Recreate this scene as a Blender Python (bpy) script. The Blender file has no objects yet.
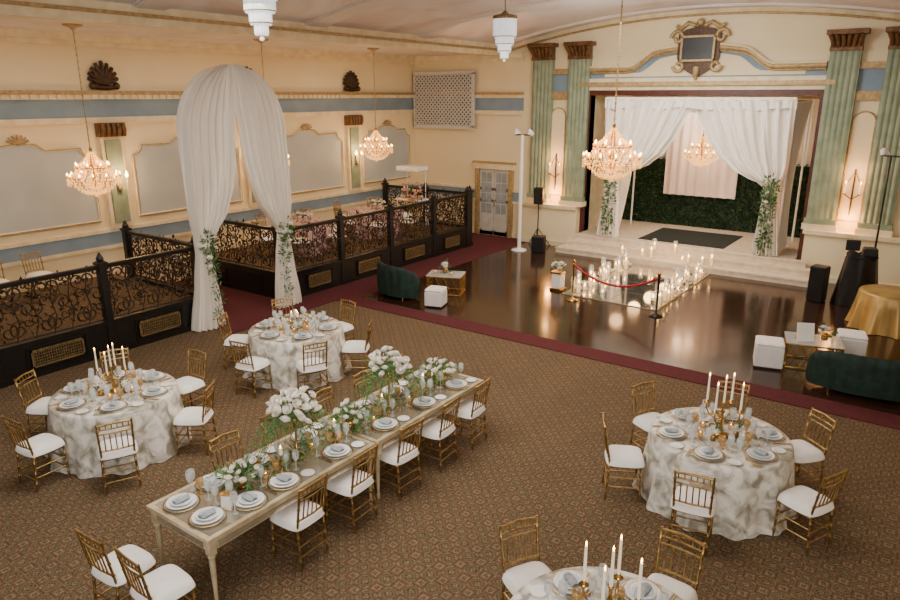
import bpy, math, random
from mathutils import Vector, Matrix
R=random.Random(7)
pi=math.pi; sin=math.sin; cos=math.cos; rad=math.radians
SC=bpy.context.scene; COL=SC.collection

# ------------------------------------------------------------------ materials
def lin(c):
    return tuple(((x/255)/12.92 if x/255<=0.04045 else (((x/255)+0.055)/1.055)**2.4) for x in c)+(1,)
def newmat(name):
    m=bpy.data.materials.new(name); m.use_nodes=True
    nt=m.node_tree; return m,nt,nt.nodes,nt.links,nt.nodes['Principled BSDF']
def pm(name,c1,c2=None,scale=6,rough=.6,metal=0,bump=0,emi=None,es=0,detail=4,trans=0,alpha=1,sheen=0,stretch=None,lo=.35,hi=.65,dist=0):
    m,nt,N,L,b=newmat(name)
    if c2 is None: c2=tuple(x*.9 for x in c1)
    tc=N.new('ShaderNodeTexCoord'); no=N.new('ShaderNodeTexNoise'); no.inputs['Scale'].default_value=scale; no.inputs['Detail'].default_value=detail; no.inputs['Distortion'].default_value=dist
    if stretch:
        mp=N.new('ShaderNodeMapping'); mp.inputs['Scale'].default_value=stretch
        L.new(tc.outputs['Object'],mp.inputs[0]); L.new(mp.outputs[0],no.inputs['Vector'])
    else: L.new(tc.outputs['Object'],no.inputs['Vector'])
    cr=N.new('ShaderNodeValToRGB'); cr.color_ramp.elements[0].color=lin(c1); cr.color_ramp.elements[1].color=lin(c2)
    cr.color_ramp.elements[0].position=lo; cr.color_ramp.elements[1].position=hi
    L.new(no.outputs['Fac'],cr.inputs[0]); L.new(cr.outputs[0],b.inputs['Base Color'])
    b.inputs['Roughness'].default_value=rough; b.inputs['Metallic'].default_value=metal
    b.inputs['Transmission Weight'].default_value=trans; b.inputs['Alpha'].default_value=alpha
    b.inputs['Sheen Weight'].default_value=sheen
    if bump:
        bp=N.new('ShaderNodeBump'); bp.inputs['Strength'].default_value=bump; L.new(no.outputs['Fac'],bp.inputs['Height']); L.new(bp.outputs[0],b.inputs['Normal'])
    if emi:
        b.inputs['Emission Color'].default_value=lin(emi); b.inputs['Emission Strength'].default_value=es
    return m

def carpet_mat():
    m,nt,N,L,b=newmat('patterned_carpet')
    tc=N.new('ShaderNodeTexCoord'); sp=N.new('ShaderNodeSeparateXYZ'); L.new(tc.outputs['Object'],sp.inputs[0])
    def mth(op,a,c=None):
        n=N.new('ShaderNodeMath'); n.operation=op
        for i,x in enumerate([a,c]):
            if x is None: continue
            if isinstance(x,(int,float)): n.inputs[i].default_value=x
            else: L.new(x,n.inputs[i])
        return n.outputs[0]
    P=.15
    def cell(o,off=0):
        f=mth('FRACT',mth('ADD',mth('DIVIDE',o,P),off)); return mth('ABSOLUTE',mth('SUBTRACT',f,.5))
    cx,cy=cell(sp.outputs[0]),cell(sp.outputs[1])
    no3=N.new('ShaderNodeTexNoise'); no3.inputs['Scale'].default_value=52; L.new(tc.outputs['Object'],no3.inputs['Vector'])
    nz=mth('MULTIPLY',mth('SUBTRACT',no3.outputs['Fac'],.5),.55)
    d1=mth('ADD',mth('ADD',cx,cy),nz)
    d2=mth('ADD',mth('MULTIPLY',mth('MAXIMUM',cx,cy),1.7),nz)
    def ramp(src,st):
        r=N.new('ShaderNodeValToRGB'); r.color_ramp.interpolation='CONSTANT'; e=r.color_ramp.elements
        e[0].position=0; e[0].color=lin(st[0][1]); e[1].position=st[1][0]; e[1].color=lin(st[1][1])
        for p,c in st[2:]:
            x=e.new(p); x.color=lin(c)
        L.new(src,r.inputs[0]); return r.outputs[0]
    br=(110,90,68); tan=(138,118,91); dk=(80,66,52); ol=(103,98,72); ru=(114,80,62)
    A=ramp(d1,[(0,ru),(.12,tan),(.22,dk),(.34,ol),(.46,br),(.60,dk),(.70,tan),(.80,br),(.92,ol)])
    C=ramp(d2,[(0,ol),(.14,dk),(.24,tan),(.38,br),(.52,ru),(.62,dk),(.72,br),(.84,tan)])
    ck=N.new('ShaderNodeTexChecker'); ck.inputs['Scale'].default_value=1/P; L.new(tc.outputs['Object'],ck.inputs['Vector'])
    mx=N.new('ShaderNodeMix'); mx.data_type='RGBA'; L.new(ck.outputs['Fac'],mx.inputs[0]); L.new(A,mx.inputs[6]); L.new(C,mx.inputs[7])
    no=N.new('ShaderNodeTexNoise'); no.inputs['Scale'].default_value=1.1; L.new(tc.outputs['Object'],no.inputs['Vector'])
    r2=N.new('ShaderNodeValToRGB'); r2.color_ramp.elements[0].color=(.82,.82,.82,1); r2.color_ramp.elements[1].color=(1.05,1.04,1.02,1)
    L.new(no.outputs['Fac'],r2.inputs[0])
    m2=N.new('ShaderNodeMix'); m2.data_type='RGBA'; m2.blend_type='MULTIPLY'; m2.inputs[0].default_value=1
    L.new(mx.outputs[2],m2.inputs[6]); L.new(r2.outputs[0],m2.inputs[7])
    L.new(m2.outputs[2],b.inputs['Base Color']); b.inputs['Roughness'].default_value=.95; b.inputs['Specular IOR Level'].default_value=.1
    return m
def parquet_mat():
    m,nt,N,L,b=newmat('dark_parquet')
    tc=N.new('ShaderNodeTexCoord'); bk=N.new('ShaderNodeTexBrick'); bk.inputs['Scale'].default_value=1
    bk.inputs['Color1'].default_value=lin((56,33,22)); bk.inputs['Color2'].default_value=lin((44,26,18)); bk.inputs['Mortar'].default_value=lin((26,15,10))
    bk.inputs['Brick Width'].default_value=.9; bk.inputs['Row Height'].default_value=.09; bk.inputs['Mortar Size'].default_value=.003
    L.new(tc.outputs['Object'],bk.inputs['Vector'])
    no=N.new('ShaderNodeTexNoise'); no.inputs['Scale'].default_value=1.3; no.inputs['Detail'].default_value=6; L.new(tc.outputs['Object'],no.inputs['Vector'])
    mr=N.new('ShaderNodeMapRange'); mr.inputs[3].default_value=.06; mr.inputs[4].default_value=.2; L.new(no.outputs['Fac'],mr.inputs[0]); L.new(mr.outputs[0],b.inputs['Roughness'])
    b.inputs['Specular IOR Level'].default_value=.42; b.inputs['Specular Tint'].default_value=(1,.82,.62,1)
    L.new(bk.outputs[0],b.inputs['Base Color']); return m
def glass_mat(name,col=(235,240,238),a=.25,rough=.06):
    m,nt,N,L,b=newmat(name)
    no=N.new('ShaderNodeTexNoise'); cr=N.new('ShaderNodeValToRGB'); cr.color_ramp.elements[0].color=lin(col); cr.color_ramp.elements[1].color=lin(tuple(x*.93 for x in col))
    L.new(no.outputs['Fac'],cr.inputs[0]); L.new(cr.outputs[0],b.inputs['Base Color'])
    b.inputs['Roughness'].default_value=rough; b.inputs['Alpha'].default_value=a; b.inputs['Specular IOR Level'].default_value=1
    return m

MT={}
MT['carpet']=carpet_mat(); MT['parquet']=parquet_mat()
MT['red']=pm('red_carpet',(92,24,30),(72,18,24),30,.95)
MT['cream']=pm('cream_plaster',(238,222,182),(233,216,174),.8,.75)
MT['creamtrim']=pm('cream_trim_plaster',(238,224,188),(222,204,162),4,.6,bump=.1)
MT['blue']=pm('blue_grey_paint',(134,154,168),(124,145,160),2,.7)
MT['panel']=pm('pale_grey_panel_paint',(190,196,192),(180,187,184),1.5,.7)
MT['green']=pm('sage_green_paint',(146,158,130),(126,140,114),4,.6)
MT['bronze']=pm('dark_bronze',(84,60,42),(56,39,26),14,.45,.5,bump=.2)
MT['capital']=pm('gilded_brown_capital',(128,94,58),(88,62,38),10,.45,.4,bump=.2)
MT['goldtrim']=pm('antique_gold_trim',(190,164,116),(158,132,88),12,.5,.3,bump=.2)
MT['mahog']=pm('mahogany_red_frame',(92,40,28),(70,28,20),5,.4)
MT['black']=pm('black_paint',(24,21,19),(16,14,13),8,.4)
MT['iron']=pm('wrought_iron_bronze',(84,62,42),(50,38,27),20,.45,.5)
MT['brass']=pm('brass_grille',(150,126,86),(112,92,60),20,.45,.5)
MT['vent']=pm('grey_lattice_grille',(212,209,200),(190,187,178),20,.6)
MT['gold']=pm('gold_chair_lacquer',(190,158,100),(146,116,66),14,.28,.85)
MT['goldm']=pm('polished_gold',(206,166,94),(180,138,72),14,.22,1)
MT['cush']=pm('white_cushion',(254,250,246),(246,241,234),8,.8,bump=.05)
MT['drape']=pm('ivory_chiffon',(255,248,238),(246,237,224),3,.85,stretch=(1,1,.2))
MT['toile']=pm('toile_tablecloth',(144,138,120),(240,235,224),5.5,.34,detail=4,lo=.36,hi=.6,dist=.8)
MT['pinkcloth']=pm('rose_tablecloth',(140,84,90),(206,180,170),9,.8,lo=.4,hi=.55)
MT['goldcloth']=pm('gold_satin_cloth',(196,160,92),(150,118,60),3,.36,.35,stretch=(1,1,.2))
MT['mirror']=pm('aged_mirror',(226,224,218),(208,205,198),4,.07,.94)
MT['tablem']=pm('champagne_mirror_tabletop',(206,200,184),(182,175,158),3,.1,.7)
MT['tabfr']=pm('champagne_gilt_frame',(222,208,176),(196,180,144),10,.3,.4)
MT['china']=pm('white_china',(250,248,244),(240,238,233),5,.2)
MT['bluech']=pm('pale_blue_china',(200,210,216),(184,196,204),8,.25)
MT['glass']=glass_mat('clear_glass',a=.42); MT['glassc']=glass_mat('cylinder_glass',a=.22); MT['glassg']=glass_mat('smoked_gold_glass',(206,164,92),.6)
MT['wax']=pm('ivory_wax',(250,244,228),(242,234,214),5,.5,emi=(255,224,170),es=.2)
MT['waxg']=pm('glowing_candle_wax',(255,236,200),(250,226,184),5,.5,emi=(255,190,110),es=1.2)
MT['flame']=pm('candle_flame',(255,200,110),(255,190,100),5,.5,emi=(255,185,90),es=28)
MT['bulb']=pm('warm_bulb',(255,220,160),(255,210,150),5,.5,emi=(255,196,116),es=22)
MT['crystal']=pm('crystal_glow',(255,220,150),(176,112,46),22,.1,emi=(255,178,86),es=1.6)
MT['deco']=pm('frosted_crystal_lamp',(245,245,240),(222,226,226),14,.3,emi=(240,240,245),es=.5,stretch=(1,1,.1))
MT['leaf']=pm('green_foliage',(78,112,62),(50,80,44),12,.6)
MT['leafl']=pm('fern_foliage',(112,148,84),(80,118,62),12,.6)
MT['hedge']=pm('boxwood_hedge',(38,64,32),(20,38,20),10,.7)
MT['rose']=pm('white_rose_petals',(255,252,244),(248,240,226),9,.7)
MT['redf']=pm('burgundy_petals',(140,36,58),(96,22,40),9,.7)
MT['velvet']=pm('dark_green_velvet',(20,52,40),(10,32,26),8,.75)
MT['white']=pm('white_lacquer',(246,244,240),(236,234,230),4,.35)
MT['stage']=pm('pale_step_carpet',(228,212,188),(212,194,166),6,.8)
MT['wood']=pm('pale_stage_boards',(206,190,166),(186,168,144),4,.5,stretch=(6,1,1))
MT['rug']=pm('dark_green_rug',(22,34,24),(12,20,14),20,.9)
MT['rope']=pm('red_velvet_rope',(190,20,32),(150,12,24),30,.7)
MT['spk']=pm('black_speaker_plastic',(24,24,25),(15,15,16),40,.6)
MT['napkin']=pm('grey_napkin',(176,182,186),(150,158,164),8,.8)
MT['doorp']=pm('painted_white_door',(206,202,188),(190,186,172),4,.4)
MT['doorg']=pm('frosted_door_glass',(166,172,172),(142,150,152),3,.2)
MT['paper']=pm('white_card',(248,246,240),(240,238,230),5,.7)
MT['curtain']=pm('white_backdrop',(240,222,210),(224,204,192),3,.8,stretch=(1,1,.1))
MT['cake']=pm('iced_pastry',(236,210,190),(180,110,90),30,.6)
def ceil_mat():
    m,nt,N,L,b=newmat('painted_ceiling')
    tc=N.new('ShaderNodeTexCoord'); no=N.new('ShaderNodeTexNoise'); no.inputs['Scale'].default_value=.7; no.inputs['Detail'].default_value=5; no.inputs['Distortion'].default_value=.8
    L.new(tc.outputs['Object'],no.inputs['Vector'])
    cr=N.new('ShaderNodeValToRGB'); e=cr.color_ramp.elements
    e[0].position=.3; e[0].color=lin((198,178,170)); e[1].position=.7; e[1].color=lin((226,222,220))
    x=e.new(.42); x.color=lin((210,196,190)); x=e.new(.52); x.color=lin((220,212,208))
    L.new(no.outputs['Fac'],cr.inputs[0]); L.new(cr.outputs[0],b.inputs['Base Color']); b.inputs['Roughness'].default_value=.7
    return m
MT['ceil']=ceil_mat()
MT['ceilw']=pm('ceiling_off_white',(224,217,210),(212,202,194),1.2,.8)

# ------------------------------------------------------------------ mesh builder
class B:
    def __init__(s,*mats): s.v=[];s.f=[];s.m=[];s.s=[];s.mats=list(mats)
    def add(s,V,F,m=0,sm=False):
        o=len(s.v); s.v+=[tuple(p) for p in V]
        for f in F: s.f.append(tuple(i+o for i in f)); s.m.append(m); s.s.append(sm)
    def box(s,x0,x1,y0,y1,z0,z1,m=0):
        s.add([(x0,y0,z0),(x1,y0,z0),(x1,y1,z0),(x0,y1,z0),(x0,y0,z1),(x1,y0,z1),(x1,y1,z1),(x0,y1,z1)],
          [(0,3,2,1),(4,5,6,7),(0,1,5,4),(1,2,6,5),(2,3,7,6),(3,0,4,7)],m)
    def bbox(s,x0,x1,y0,y1,z0,z1,c=.01,m=0):
        V=[];
        for z,i in ((z0,c),(z0+c,0),(z1-c,0),(z1,c)):
            a0,a1,b0,b1=x0+i,x1-i,y0+i,y1-i; k=c
            V+=[(a0+k,b0,z),(a1-k,b0,z),(a1,b0+k,z),(a1,b1-k,z),(a1-k,b1,z),(a0+k,b1,z),(a0,b1-k,z),(a0,b0+k,z)]
        F=[tuple(reversed(range(8))),tuple(range(24,32))]
        for r in range(3):
            for j in range(8): F.append((r*8+j,r*8+(j+1)%8,(r+1)*8+(j+1)%8,(r+1)*8+j))
        s.add(V,F,m)
    def tube(s,P,r,n=6,m=0,caps=True,sm=True):
        P=[Vector(p) for p in P]; k=len(P); rr=r if isinstance(r,(list,tuple)) else [r]*k
        V=[];pr=None
        for i,p in enumerate(P):
            t=(P[min(i+1,k-1)]-P[max(i-1,0)]); t=t.normalized() if t.length>1e-9 else Vector((0,0,1))
            if pr is None:
                a=Vector((0,0,1)) if abs(t.z)<.9 else Vector((1,0,0)); u=t.cross(a).normalized()
            else:
                u=pr-t*pr.dot(t); u=u.normalized() if u.length>1e-6 else t.orthogonal().normalized()
            pr=u; w=t.cross(u)
            for j in range(n):
                a=2*pi*j/n; V.append(p+(u*cos(a)+w*sin(a))*rr[i])
        F=[(i*n+j,i*n+(j+1)%n,(i+1)*n+(j+1)%n,(i+1)*n+j) for i in range(k-1) for j in range(n)]
        s.add(V,F,m,sm)
        if caps: s.add([V[j] for j in range(n)],[tuple(reversed(range(n)))],m); s.add([V[(k-1)*n+j] for j in range(n)],[tuple(range(n))],m)
    def lathe(s,prof,n=16,c=(0,0,0),m=0,sm=True,fl=None):
        V=[]
        for (r,z) in prof:
            for j in range(n):
                a=2*pi*j/n; q=r*(1+(fl(a,z) if fl else 0)); V.append((c[0]+q*cos(a),c[1]+q*sin(a),c[2]+z))
        F=[(i*n+j,i*n+(j+1)%n,(i+1)*n+(j+1)%n,(i+1)*n+j) for i in range(len(prof)-1) for j in range(n)]
        s.add(V,F,m,sm)
    def ball(s,c,r,m=0,n=8,k=5,sc=(1,1,1)):
        V=[];
        for i in range(k+1):
            p=-pi/2+pi*i/k
            for j in range(n):
                a=2*pi*j/n; V.append((c[0]+r*sc[0]*cos(p)*cos(a),c[1]+r*sc[1]*cos(p)*sin(a),c[2]+r*sc[2]*sin(p)))
        s.add(V,[(i*n+j,i*n+(j+1)%n,(i+1)*n+(j+1)%n,(i+1)*n+j) for i in range(k) for j in range(n)],m,True)
    def grid(s,fn,nu,nv,m=0,sm=True):
        V=[fn(i/nu,j/nv) for j in range(nv+1) for i in range(nu+1)]
        s.add(V,[(j*(nu+1)+i,j*(nu+1)+i+1,(j+1)*(nu+1)+i+1,(j+1)*(nu+1)+i) for j in range(nv) for i in range(nu)],m,sm)
    def poly(s,pts,d,m=0):
        n=len(pts); d=Vector(d); V=[Vector(p) for p in pts]; V+= [p+d for p in V]
        s.add(V,[tuple(range(n)),tuple(reversed(range(n,2*n)))]+[(i,(i+1)%n,(i+1)%n+n,i+n) for i in range(n)],m)
    def leaf(s,c,d,l,w,m=0):
        d=Vector(d).normalized(); u=d.orthogonal().normalized()
        u=Matrix.Rotation(R.uniform(0,6.28),3,d)@u; nn=d.cross(u); c=Vector(c)
        s.add([c,c+d*l*.5+u*w,c+d*l+nn*l*.1,c+d*l*.5-u*w],[(0,1,2,3)],m)
    def leaves(s,pts,r,n,l,w,m=0,ms=1,sq=(1,1,1)):
        for _ in range(n):
            t=R.random()*(len(pts)-1) if len(pts)>1 else 0; i=min(int(t),max(len(pts)-2,0)); f=t-i
            p=Vector(pts[i]).lerp(Vector(pts[min(i+1,len(pts)-1)]),f)
            d=Vector((R.gauss(0,1),R.gauss(0,1),R.gauss(0,1))).normalized()
            q=Vector((d.x*sq[0],d.y*sq[1],d.z*sq[2]))*r*R.random()**.5
            s.leaf(p+q,d+Vector((0,0,.2)),l*R.uniform(.7,1.3),w,m+R.randrange(ms))
    def rose(s,c,r,m=0):
        c=Vector(c); up=Vector((R.gauss(0,.5),R.gauss(0,.5),1)).normalized()
        M=up.to_track_quat('Z','Y').to_matrix()
        s.ball(c,r*.45,m,6,4)
        for L,(k,ra,h) in enumerate(((4,.5,.55),(5,.8,.4),(6,1.05,.12))):
            for i in range(k):
                a=2*pi*(i+.5*L)/k; w=2*pi/k*.62
                V=[]
                for q,(rr,hh) in enumerate(((.25,-.4),(ra*.85,-.05),(ra,h))):
                    for a2 in (-w,0,w): V.append(c+M@Vector((cos(a+a2)*rr,sin(a+a2)*rr,hh+(.1 if a2==0 and q==2 else 0)))*r)
                s.add(V,[(0,1,4,3),(1,2,5,4),(3,4,7,6),(4,5,8,7)],m,True)
    def mesh(s,name):
        me=bpy.data.meshes.new(name); me.from_pydata(s.v,[],s.f)
        for m in s.mats: me.materials.append(m)
        me.polygons.foreach_set('material_index',s.m); me.polygons.foreach_set('use_smooth',s.s); me.update(); return me
    def obj(s,name,parent=None,loc=(0,0,0),rz=0,label=None,cat=None,group=None,kind=None):
        o=bpy.data.objects.new(name,s.mesh(name)); COL.objects.link(o); o.location=loc; o.rotation_euler=(0,0,rz)
        if parent: o.parent=parent
        tag(o,label,cat,group,kind); return o
def tag(o,label=None,cat=None,group=None,kind=None):
    if label:o['label']=label
    if cat:o['category']=cat
    if group:o['group']=group
    if kind:o['kind']=kind
def thing(name,label,cat,loc=(0,0,0),rz=0,group=None):
    o=bpy.data.objects.new(name,None); COL.objects.link(o); o.location=loc; o.rotation_euler=(0,0,rz); o.empty_display_size=.1
    tag(o,label,cat,group); return o
def dup(root,loc,rz=0,label=None,par=None,group=None,scale=None):
    c=root.copy(); COL.objects.link(c)
    if par is None: c.location=loc; c.rotation_euler=(0,0,rz)
    else: c.parent=par
    if scale: c.scale=(scale,)*3
    if label:c['label']=label
    if group:c['group']=group
    for ch in list(root.children): dup(ch,None,0,None,c)
    return c
tn=[0]
def trim(b,**k):
    tn[0]+=1; return b.obj('trim_%d'%tn[0],kind='structure')

# ------------------------------------------------------------------ room constants
XL=-15.5; XR=3.6; YB=19.5; YF=-3.0; ZG=5.75; XRAIL=-11.9; CX=-5.95; PF=.55
G=MT
b=B(G['carpet']); b.box(XL-.2,XR+.2,YF,YB+.2,-.1,0); b.obj('floor',kind='structure')
b=B(G['parquet']); b.box(-10.7,3.0,11.35,YB-.25,0.001,.012); b.obj('floor_dance',kind='structure')
b=B(G['red'])
b.box(-11.9,3.0,10.85,11.35,0.001,.014); b.box(-11.85,-10.7,11.35,YB,.001,.014); b.box(-15.4,-11.9,8.2,10.1,.001,.014); b.box(-15.4,-11.85,17.7,YB,.001,.014); b.box(-11.9,-11.0,8.0,10.85,.001,.014)
b.obj('floor_red_carpet',kind='structure')
b=B(G['carpet'],G['black']); b.box(XL,-11.95,YF,8.1,0.0,PF); b.obj('floor_gallery',kind='structure')
b=B(G['carpet'],G['black']); b.box(XL,-11.95,10.2,17.6,0.0,PF); b.obj('floor_gallery.001',kind='structure')
b=B(G['cream']); b.box(XL-.2,XL,YF,YB+.2,0,6.9); b.obj('wall_left',kind='structure')
b=B(G['cream']); b.box(XR,XR+.2,YF,YB+.2,0,6.9); b.obj('wall_right',kind='structure')
OX0,OX1,OZ=-8.95,-2.95,4.5
b=B(G['cream'])
b.box(XL-.2,OX0,YB,YB+.25,0,6.9); b.box(OX1,XR+.2,YB,YB+.25,0,6.9); b.box(OX0,OX1,YB,YB+.25,OZ,6.9)
b.obj('wall_back',kind='structure')
b=B(G['creamtrim'],G['wood'])
b.box(OX0-.2,OX0,YB+.25,22.8,0,OZ+.3); b.box(OX1,OX1+.2,YB+.25,22.8,0,OZ+.3); b.box(OX0-.2,OX1+.2,22.8,23,0,OZ+.3); b.box(OX0-.2,OX1+.2,YB+.25,23,OZ+.1,OZ+.3)
b.obj('wall_stage_recess',kind='structure')
b=B(G['wood']); b.box(OX0,OX1,YB-.42,22.8,.0,.51); b.obj('floor_stage',kind='structure')
b=B(G['ceilw']); b.box(XL-.2,XRAIL,YF,YB+.2,ZG,ZG+.2); b.obj('ceiling_gallery',kind='structure')
b=B(G['ceil'])
x0,x1=XRAIL,0.0
def vz(x):
    t=(x-CX)/(5.95); return 5.95+.72*max(0,1-t*t)
b.grid(lambda u,v:(x0+(x1-x0)*u,YF+(YB+.1-YF)*v,vz(x0+(x1-x0)*u)),28,2)
b.obj('ceiling',kind='structure')
b=B(G['ceilw']); b.box(0,XR+.2,YF,YB+.2,ZG,ZG+.2); b.obj('ceiling_side',kind='structure')
b=B(G['creamtrim'],G['goldtrim']); b.box(XRAIL-.16,XRAIL+.12,YF,YB,ZG-.1,ZG+.3); b.box(XRAIL+.12,XRAIL+.17,YF,YB,ZG+.04,ZG+.1,1); b.box(XRAIL-.2,XRAIL-.16,YF,YB,ZG-.05,ZG,0); trim(b)
for yy in (3.6,7.5,11.4,15.3,19.2):
    b=B(G['ceilw'])
    n=24
    for i in range(n):
        a=x0+.1+(x1-x0-.2)*i/n; c=x0+.1+(x1-x0-.2)*(i+1)/n
        for (w,d) in ((.28,.05),(.34,.025)):
            V=[(a,yy-w,vz(a)-d),(c,yy-w,vz(c)-d),(c,yy+w,vz(c)-d),(a,yy+w,vz(a)-d),(a,yy-w,vz(a)),(c,yy-w,vz(c)),(c,yy+w,vz(c)),(a,yy+w,vz(a))]
            b.add(V,[(0,1,2,3),(0,4,5,1),(3,2,6,7)],0)
    trim(b)

# ------------------------------------------------------------------ left wall decoration
def wall_bands(axis,lo,hi,w):
    specs=[(.0,.18,.05,'creamtrim'),(1.12,1.2,.05,'creamtrim'),(1.2,1.5,.02,'blue'),(1.5,1.58,.05,'creamtrim'),(3.92,4.04,.09,'creamtrim'),(4.04,4.42,.03,'blue'),(4.42,4.52,.1,'creamtrim'),(4.52,4.6,.16,'goldtrim'),(5.5,5.6,.08,'creamtrim'),(5.6,5.75,.2,'creamtrim')]
    for z0,z1,d,m in specs:
        b=B(G[m])
        if axis=='y': b.box(w,w+d,lo,hi,z0 if z0>0 else PF,z1 if z0>0 else PF+.18)
        else: b.box(lo,hi,w-d,w,z0,z1)
        trim(b)
wall_bands('y',YF,YB,XL)
wall_bands('x',XL,-11.2,YB)
b=B(G['creamtrim'])
y=YF
while y<YB-.1:
    b.box(XL+.1,XL+.15,y,y+.09,4.43,4.51); y+=.18
trim(b)
pil=[.7,4.6,8.5,12.4,16.3]
for y in pil:
    b=B(G['green'],G['capital'],G['creamtrim'])
    b.box(XL,XL+.1,y-.26,y+.26,1.58,3.7,2); b.box(XL+.1,XL+.14,y-.18,y+.18,1.7,3.55,0)
    b.box(XL,XL+.2,y-.3,y+.3,3.62,3.92,1)
    for k in range(5): b.tube([(XL+.2,y-.24+.12*k,3.64),(XL+.25,y-.24+.12*k,3.75),(XL+.22,y-.24+.12*k,3.9)],.05,6,1)
    trim(b)
    b=B(G['bronze'])
    for k in range(9):
        a=rad(-80+20*k); L=.42-.08*abs(sin(a))
        b.tube([(XL+.05,y,4.72),(XL+.1,y+sin(a)*L*.5,4.72+cos(a)*L*.5+.05),(XL+.06,y+sin(a)*L,4.72+cos(a)*L+.08)],[.03,.06,.04],6)
    b.tube([(XL+.08,y-.26,4.68),(XL+.1,y,4.66),(XL+.08,y+.26,4.68)],.05,8); b.ball((XL+.1,y-.27,4.70),.08); b.ball((XL+.1,y+.27,4.70),.08)
    trim(b)
ys=pil+[19.9]
def panel_path(y0,y1,z0,z1,s=.22):
    P=[(y0,z0),(y1,z0),(y1,z1-s)]
    for k in range(7): a=rad(90*k/6); P.append((y1-s*sin(a),z1-s*cos(a)*0-s+ s*(1-cos(a))))
    ym=(y0+y1)/2
    P+=[(ym+.5,z1),(ym+.35,z1+.12),(ym,z1+.17),(ym-.35,z1+.12),(ym-.5,z1)]
    for k in range(7): a=rad(90*(6-k)/6); P.append((y0+s*sin(a),z1-s+s*(1-cos(a))))
    P.append((y0,z0)); return P
for i in range(len(ys)-1):
    a,c=ys[i]+.48,ys[i+1]-.48
    if i==len(ys)-2: c=19.1
    P=panel_path(a,c,1.78,3.4)
    b=B(G['panel']); b.poly([(XL+.005,p[0],p[1]) for p in P[:-1]],(.02,0,0)); trim(b)
    b=B(G['goldtrim'],G['creamtrim']); b.tube([(XL+.035,p[0],p[1]) for p in P],.035,6,1,False)
    b.tube([(XL+.06,p[0],p[1]+.0) for p in P],.014,5,0,False)
    ym=(a+c)/2
    for k in range(7):
        q=rad(-75+25*k); b.tube([(XL+.06,ym,3.56),(XL+.08,ym+.22*sin(q),3.58+.16*cos(q))],[.035,.02],5,0)
    trim(b)

# ------------------------------------------------------------------ back wall: door, grille
door=thing('door_1',None,None,(-12.2,YB,0)); tag(door,kind='structure')
b=B(G['goldtrim'],G['creamtrim']); 
b.box(-.72,-.56,-.1,0,0,2.3,0); b.box(.56,.72,-.1,0,0,2.3,0); b.box(-.76,.76,-.13,0,2.2,2.38,1); b.box(-.8,.8,-.16,0,2.38,2.44,0)
b.obj('door_frame',door)
b=B(G['doorp'],G['doorg'])
for s in (-1,1):
    xa,xb=(-.55,-.01) if s<0 else (.01,.55)
    b.box(xa,xb,-.05,-.01,.02,2.18,0)
    for r in range(4):
        for c in range(2):
            u=xa+.07+c*.21; z=.75+r*.34; b.box(u,u+.18,-.058,-.05,z,z+.31,1)
    b.box(xa+.08,xb-.08,-.062,-.05,.15,.62,0)
b.obj('door_leaf',door)
b=B(G['goldm']); b.tube([(.06,-.05,1.0),(.06,-.11,1.0),(.06,-.11,1.18),(.06,-.05,1.18)],.012,6); b.obj('door_handle',door)
b=B(G['vent'],G['vent'],G['black'])
gx0,gx1,gz0,gz1=-15.4,-13.0,3.5,5.2
b.box(gx0,gx1,YB-.13,YB,gz0,gz1,2)
for q in ((gx0,gx1+.06,gz0-.06,gz0+.04),(gx0,gx1+.06,gz1-.04,gz1+.06),(gx0,gx0+.04,gz0,gz1),(gx1-.04,gx1+.06,gz0,gz1)): b.box(q[0],q[1],YB-.2,YB-.1,q[2],q[3],0)
w=gx1-gx0;h=gz1-gz0
k=-h
while k<w:
    for sgn in (1,-1):
        xa=max(0,k);xb=min(w,k+h)
        za=xa-k;zb=xb-k
        if sgn<0: za,zb=h-za,h-zb
        b.tube([(gx0+xa,YB-.15-.004*sgn,gz0+za),(gx0+xb,YB-.15-.004*sgn,gz0+zb)],.03,4,1,False)
    k+=.15
b.obj('wall_vent_grille',label='large square pale grey lattice vent grille set high in the wall',cat='vent grille')

# proscenium
b=B(G['mahog'])
b.box(OX0-.14,OX0,YB-.06,YB+.3,.0,OZ+.14); b.box(OX1,OX1+.14,YB-.06,YB+.3,.0,OZ+.14); b.box(OX0,OX1,YB-.06,YB+.3,OZ,OZ+.14); trim(b)
b=B(G['creamtrim'],G['goldtrim'])
b.box(OX0-.25,OX0-.14,YB-.1,YB,1.2,OZ+.25); b.box(OX1+.14,OX1+.25,YB-.1,YB,1.2,OZ+.25); b.box(OX0-.25,OX1+.25,YB-.1,YB,OZ+.14,OZ+.25)
b.box(OX0-.3,OX1+.3,YB-.2,YB,OZ+.25,OZ+.36,1); b.box(OX0-.25,OX1+.25,YB-.12,YB,OZ+.36,OZ+.46,0); trim(b)
def archz(t):
    a=abs(t); 
    if a>.62: return 5.2
    if a>.36: q=(.62-a)/.26; return 5.2+.42*(3*q*q-2*q**3)
    return 5.62+.1*(1-(a/.36)**2)
P=[(CX+3.05*t,archz(t)) for t in [i/30-1 for i in range(61)]]
b=B(G['blue']); b.poly([(p[0],YB-.03,p[1]) for p in P]+[(CX+3.05,YB-.03,4.96),(CX-3.05,YB-.03,4.96)],(0,.03,0)); trim(b)
b=B(G['creamtrim'],G['goldtrim'])
b.tube([(p[0],YB-.06,p[1]) for p in P],.08,8,1); b.tube([(p[0],YB-.12,p[1]+.07) for p in P],.035,6,0); b.tube([(p[0],YB-.1,p[1]-.09) for p in P],.025,6,1)
trim(b)
b=B(G['cream']); b.poly([(CX+2.6*t,YB-.045,5.0+(archz(t)-5.2)*.9+.1) for t in [i/20-1 for i in range(41)]]+[(CX+2.6,YB-.045,5.0),(CX-2.6,YB-.045,5.0)],(0,.02,0)); trim(b)
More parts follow.
